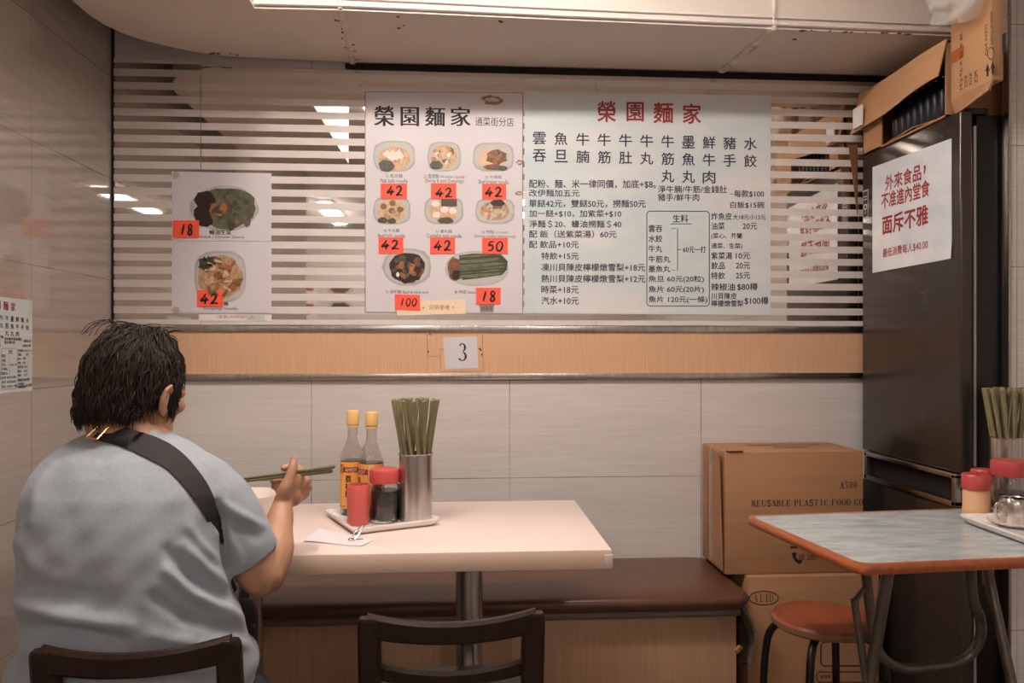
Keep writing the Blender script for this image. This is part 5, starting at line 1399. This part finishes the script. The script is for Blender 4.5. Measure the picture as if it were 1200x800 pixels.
# bowl
t = thing('bowl', BC, 'white rice bowl on the pale table in front of the person', 'bowl')
MB().lathe([(0, .003), (.034, .003), (.035, 0), (.038, 0), (.040, .006), (.058, .026), (.076, .055), (.0865, .0815), (.0872, .084), (.0855, .084), (.074, .057), (.055, .029), (.03, .012), (0, .010)], BC, 56).build('bowl', M_BOWL, t, smooth=60)
MB().lathe([(.0, .052), (.0685, .052), (.066, .046), (0, .046)], BC, 36).build('soup', mat('noodle soup', 'c79a62', .2, noise=((50, 50, 50), .4)), t, smooth=60)
# paper slip and clip
c4 = [atz(px, py, TZ) for px, py in ((355, 634.5), (375, 619.5), (438, 633), (424, 640.5), (396, 637.5))]
n = 8; G = []
pa, pb_, pc, pd = c4[0], c4[1], c4[2], c4[3]
for i in range(n + 1):
    u = i / n; r_ = []
    for j in range(n + 1):
        v = j / n; p = (pa * (1 - v) + pb_ * v) * (1 - u) + (pd * (1 - v) + pc * v) * u
        r_.append((p.x, p.y, TZ + .0008 + .0022 * (1 + math.sin(u * 7 + v * 3)) * .5 * (1 - u * .5)))
    G.append(r_)
mb = MB().loft([r + [(p[0], p[1], p[2] + .0004) for p in r[::-1]] for r in G])
o = mb.build('order_slip', mat('thin receipt paper', 'e6dfe2', .6), smooth=60); tag(o, 'thin white order slip lying on the pale table by the tray corner', 'paper')
ca_ = atz(412, 632.5, TZ + .004); cb_ = aty(425, 616.5, ca_.y + .03)
t = thing('metal_clip', (ca_.x, ca_.y, TZ), 'small shiny metal clip leaning against the front of the sauce tray', 'clip')
d = (cb_ - ca_); sd_ = Vector((.0055, .0, -.001))
for s in (-1, 1):
    MB().tube([ca_ + sd_ * s * 1.1, ca_.lerp(cb_, .5) + sd_ * s, cb_ + sd_ * s * .8, cb_ + Vector((0, 0, .003))], .0016, 8).build('wire', M_CHROME, t)
MB().box((-.008, -.004, -.002), (.008, .006, .004), .0015, mtx=Matrix.Translation(ca_)).build('jaw', M_CHROME, t)
MB().tube([ca_ + Vector((.010, .004, 0)), ca_ + Vector((.026, .010, -.001))], .0014, 8).build('pin', M_CHROME, t)

# ============================================================ things on the folding table
RB = RZ + .0012
e0, e1 = atz(1121, 603, RZ + .016), atz(1200, 631, RZ + .016)
ed_ = (e1 - e0).normalized(); en = Vector((-ed_.y, ed_.x, 0)); TL, TWd = .30, .22
tc_ = e0 + ed_ * TL / 2 + en * TWd / 2; tc_.z = RB
make_tray(tc_, TL, TWd, math.degrees(math.atan2(ed_.y, ed_.x)), 'white tray of condiments on the grey folding table')
RT = RB + .006
def frosted(c, R, H, lid, label, lm):
    t = thing('spice_jar', c, label, 'jar', 'spice jars on the right tray')
    hb = H - lid
    MB().lathe([(0, 0), (R - .002, 0), (R, .003), (R, .018), (R - .0012, .020), (R - .0012, hb - .006), (R - .004, hb), (0, hb)], c, 40).build('body', M_SPICE, t, smooth=40)
    MB().lathe([(R - .006, hb - .001), (R + .0006, hb - .001), (R + .0012, hb + .002), (R + .0012, H - .004), (R - .002, H), (0, H)], c, 48).build('lid', lm, t, smooth=40)
    return t
def rfoot(px, py, r): p = atz(px, py, RT); return Vector((p.x, p.y + r, RT))
frosted(rfoot(1153.5, 607.5, .0305), .0305, .104, .036, 'pale spice jar with red lid at the left end of the right tray', M_REDDK)
frosted(rfoot(1172, 600, .0285) + Vector((-.004, .03, 0)), .027, .100, .034, 'second pale spice jar with red lid, half hidden behind the first', M_REDDK)
make_jar(rfoot(1196, 604, .042) + Vector((.004, .0, 0)), .042, .132, .038, 'wide glass jar with red lid behind the little steel pot', .05, M_SOY, lm=M_REDDK)
cc2 = rfoot(1203, 590, .042) + Vector((.0, .035, 0))
make_cup(cc2, .040, .170, 'steel cup of chopsticks at the right edge behind the red-lidded jar')
STICK = None
fill_cup(cc2, .040, .170, .300, 12, 5, .9, 'olive chopstick in the steel cup on the right-hand tray', 'chopsticks in the cup on the right tray', 9)
cs_ = rfoot(1209, 622, .055); 
t = thing('saucer', cs_, 'small white saucer under the little steel pot', 'saucer')
MB().lathe([(0, .002), (.030, 0), (.034, .001), (.054, .010), (.056, .013), (.053, .012), (.032, .005), (0, .005)], cs_, 48).build('plate', M_PORC, t, smooth=60)
cp = cs_ + Vector((.006, .006, .0055))
t = thing('steel_pot', cp, 'little steel pot with a side handle standing on the white saucer', 'pot')
MB().lathe([(0, 0), (.031, 0), (.033, .003), (.0325, .045), (.029, .055), (.027, .058), (.0255, .056), (.029, .044), (.0295, .005), (0, .004)], cp, 40).build('body', M_STEEL2, t, smooth=50)
MB().tube(bez([cp + Vector((-.0315, -.006, .046)), cp + Vector((-.05, -.010, .047)), cp + Vector((-.056, -.011, .035)), cp + Vector((-.053, -.010, .018)), cp + Vector((-.046, -.009, .010))], 5), .0026, 10, flat=1.5).build('handle', M_CHROME, t)
MB().tube([cp + Vector((-.004, -.02, .02)), cp + Vector((-.026, -.022, .058)), cp + Vector((-.034, -.024, .066))], .0028, 8, flat=.6).build('spout', M_CHROME, t)

# ============================================================ posters on the wall behind, met again in the mirror
for x0, x1, z0, z1, lab, mm, bars in ((-1.98, -1.62, 1.35, 1.95, 'white poster with red lines on the wall behind, seen in the mirror', M_PAPER, 6), (-1.58, -1.14, 1.35, 2.0, 'grey picture poster on the wall behind, seen in the mirror', M_PAPER_B, 0)):
    o = MB().box((x0, BY + .0005, z0), (x1, BY + .003, z1)).build('poster', mm, smooth=0); tag(o, lab, 'poster')
    P = Print(lambda u, v, l=0: (u, BY + .0036 + l, v))
    if bars:
        for i in range(bars): P.rect(x0 + .04, z1 - .1 - .09 * i, x1 - .04 - .05 * (i % 2), z1 - .07 - .09 * i, M_REDINK)
    else:
        for i in range(3):
            zc = z1 - .13 - .2 * i; P.poly([(x, y) for x, y in blob((x0 + x1) / 2, zc, .15, .07, i + 3, .08, 20)], M_D['bowl']); P.poly(blob((x0 + x1) / 2, zc, .11, .05, i + 8, .15, 16), M_D[('meat', 'green', 'noodle')[i]], .0003)
    P.build('print', 0, o)
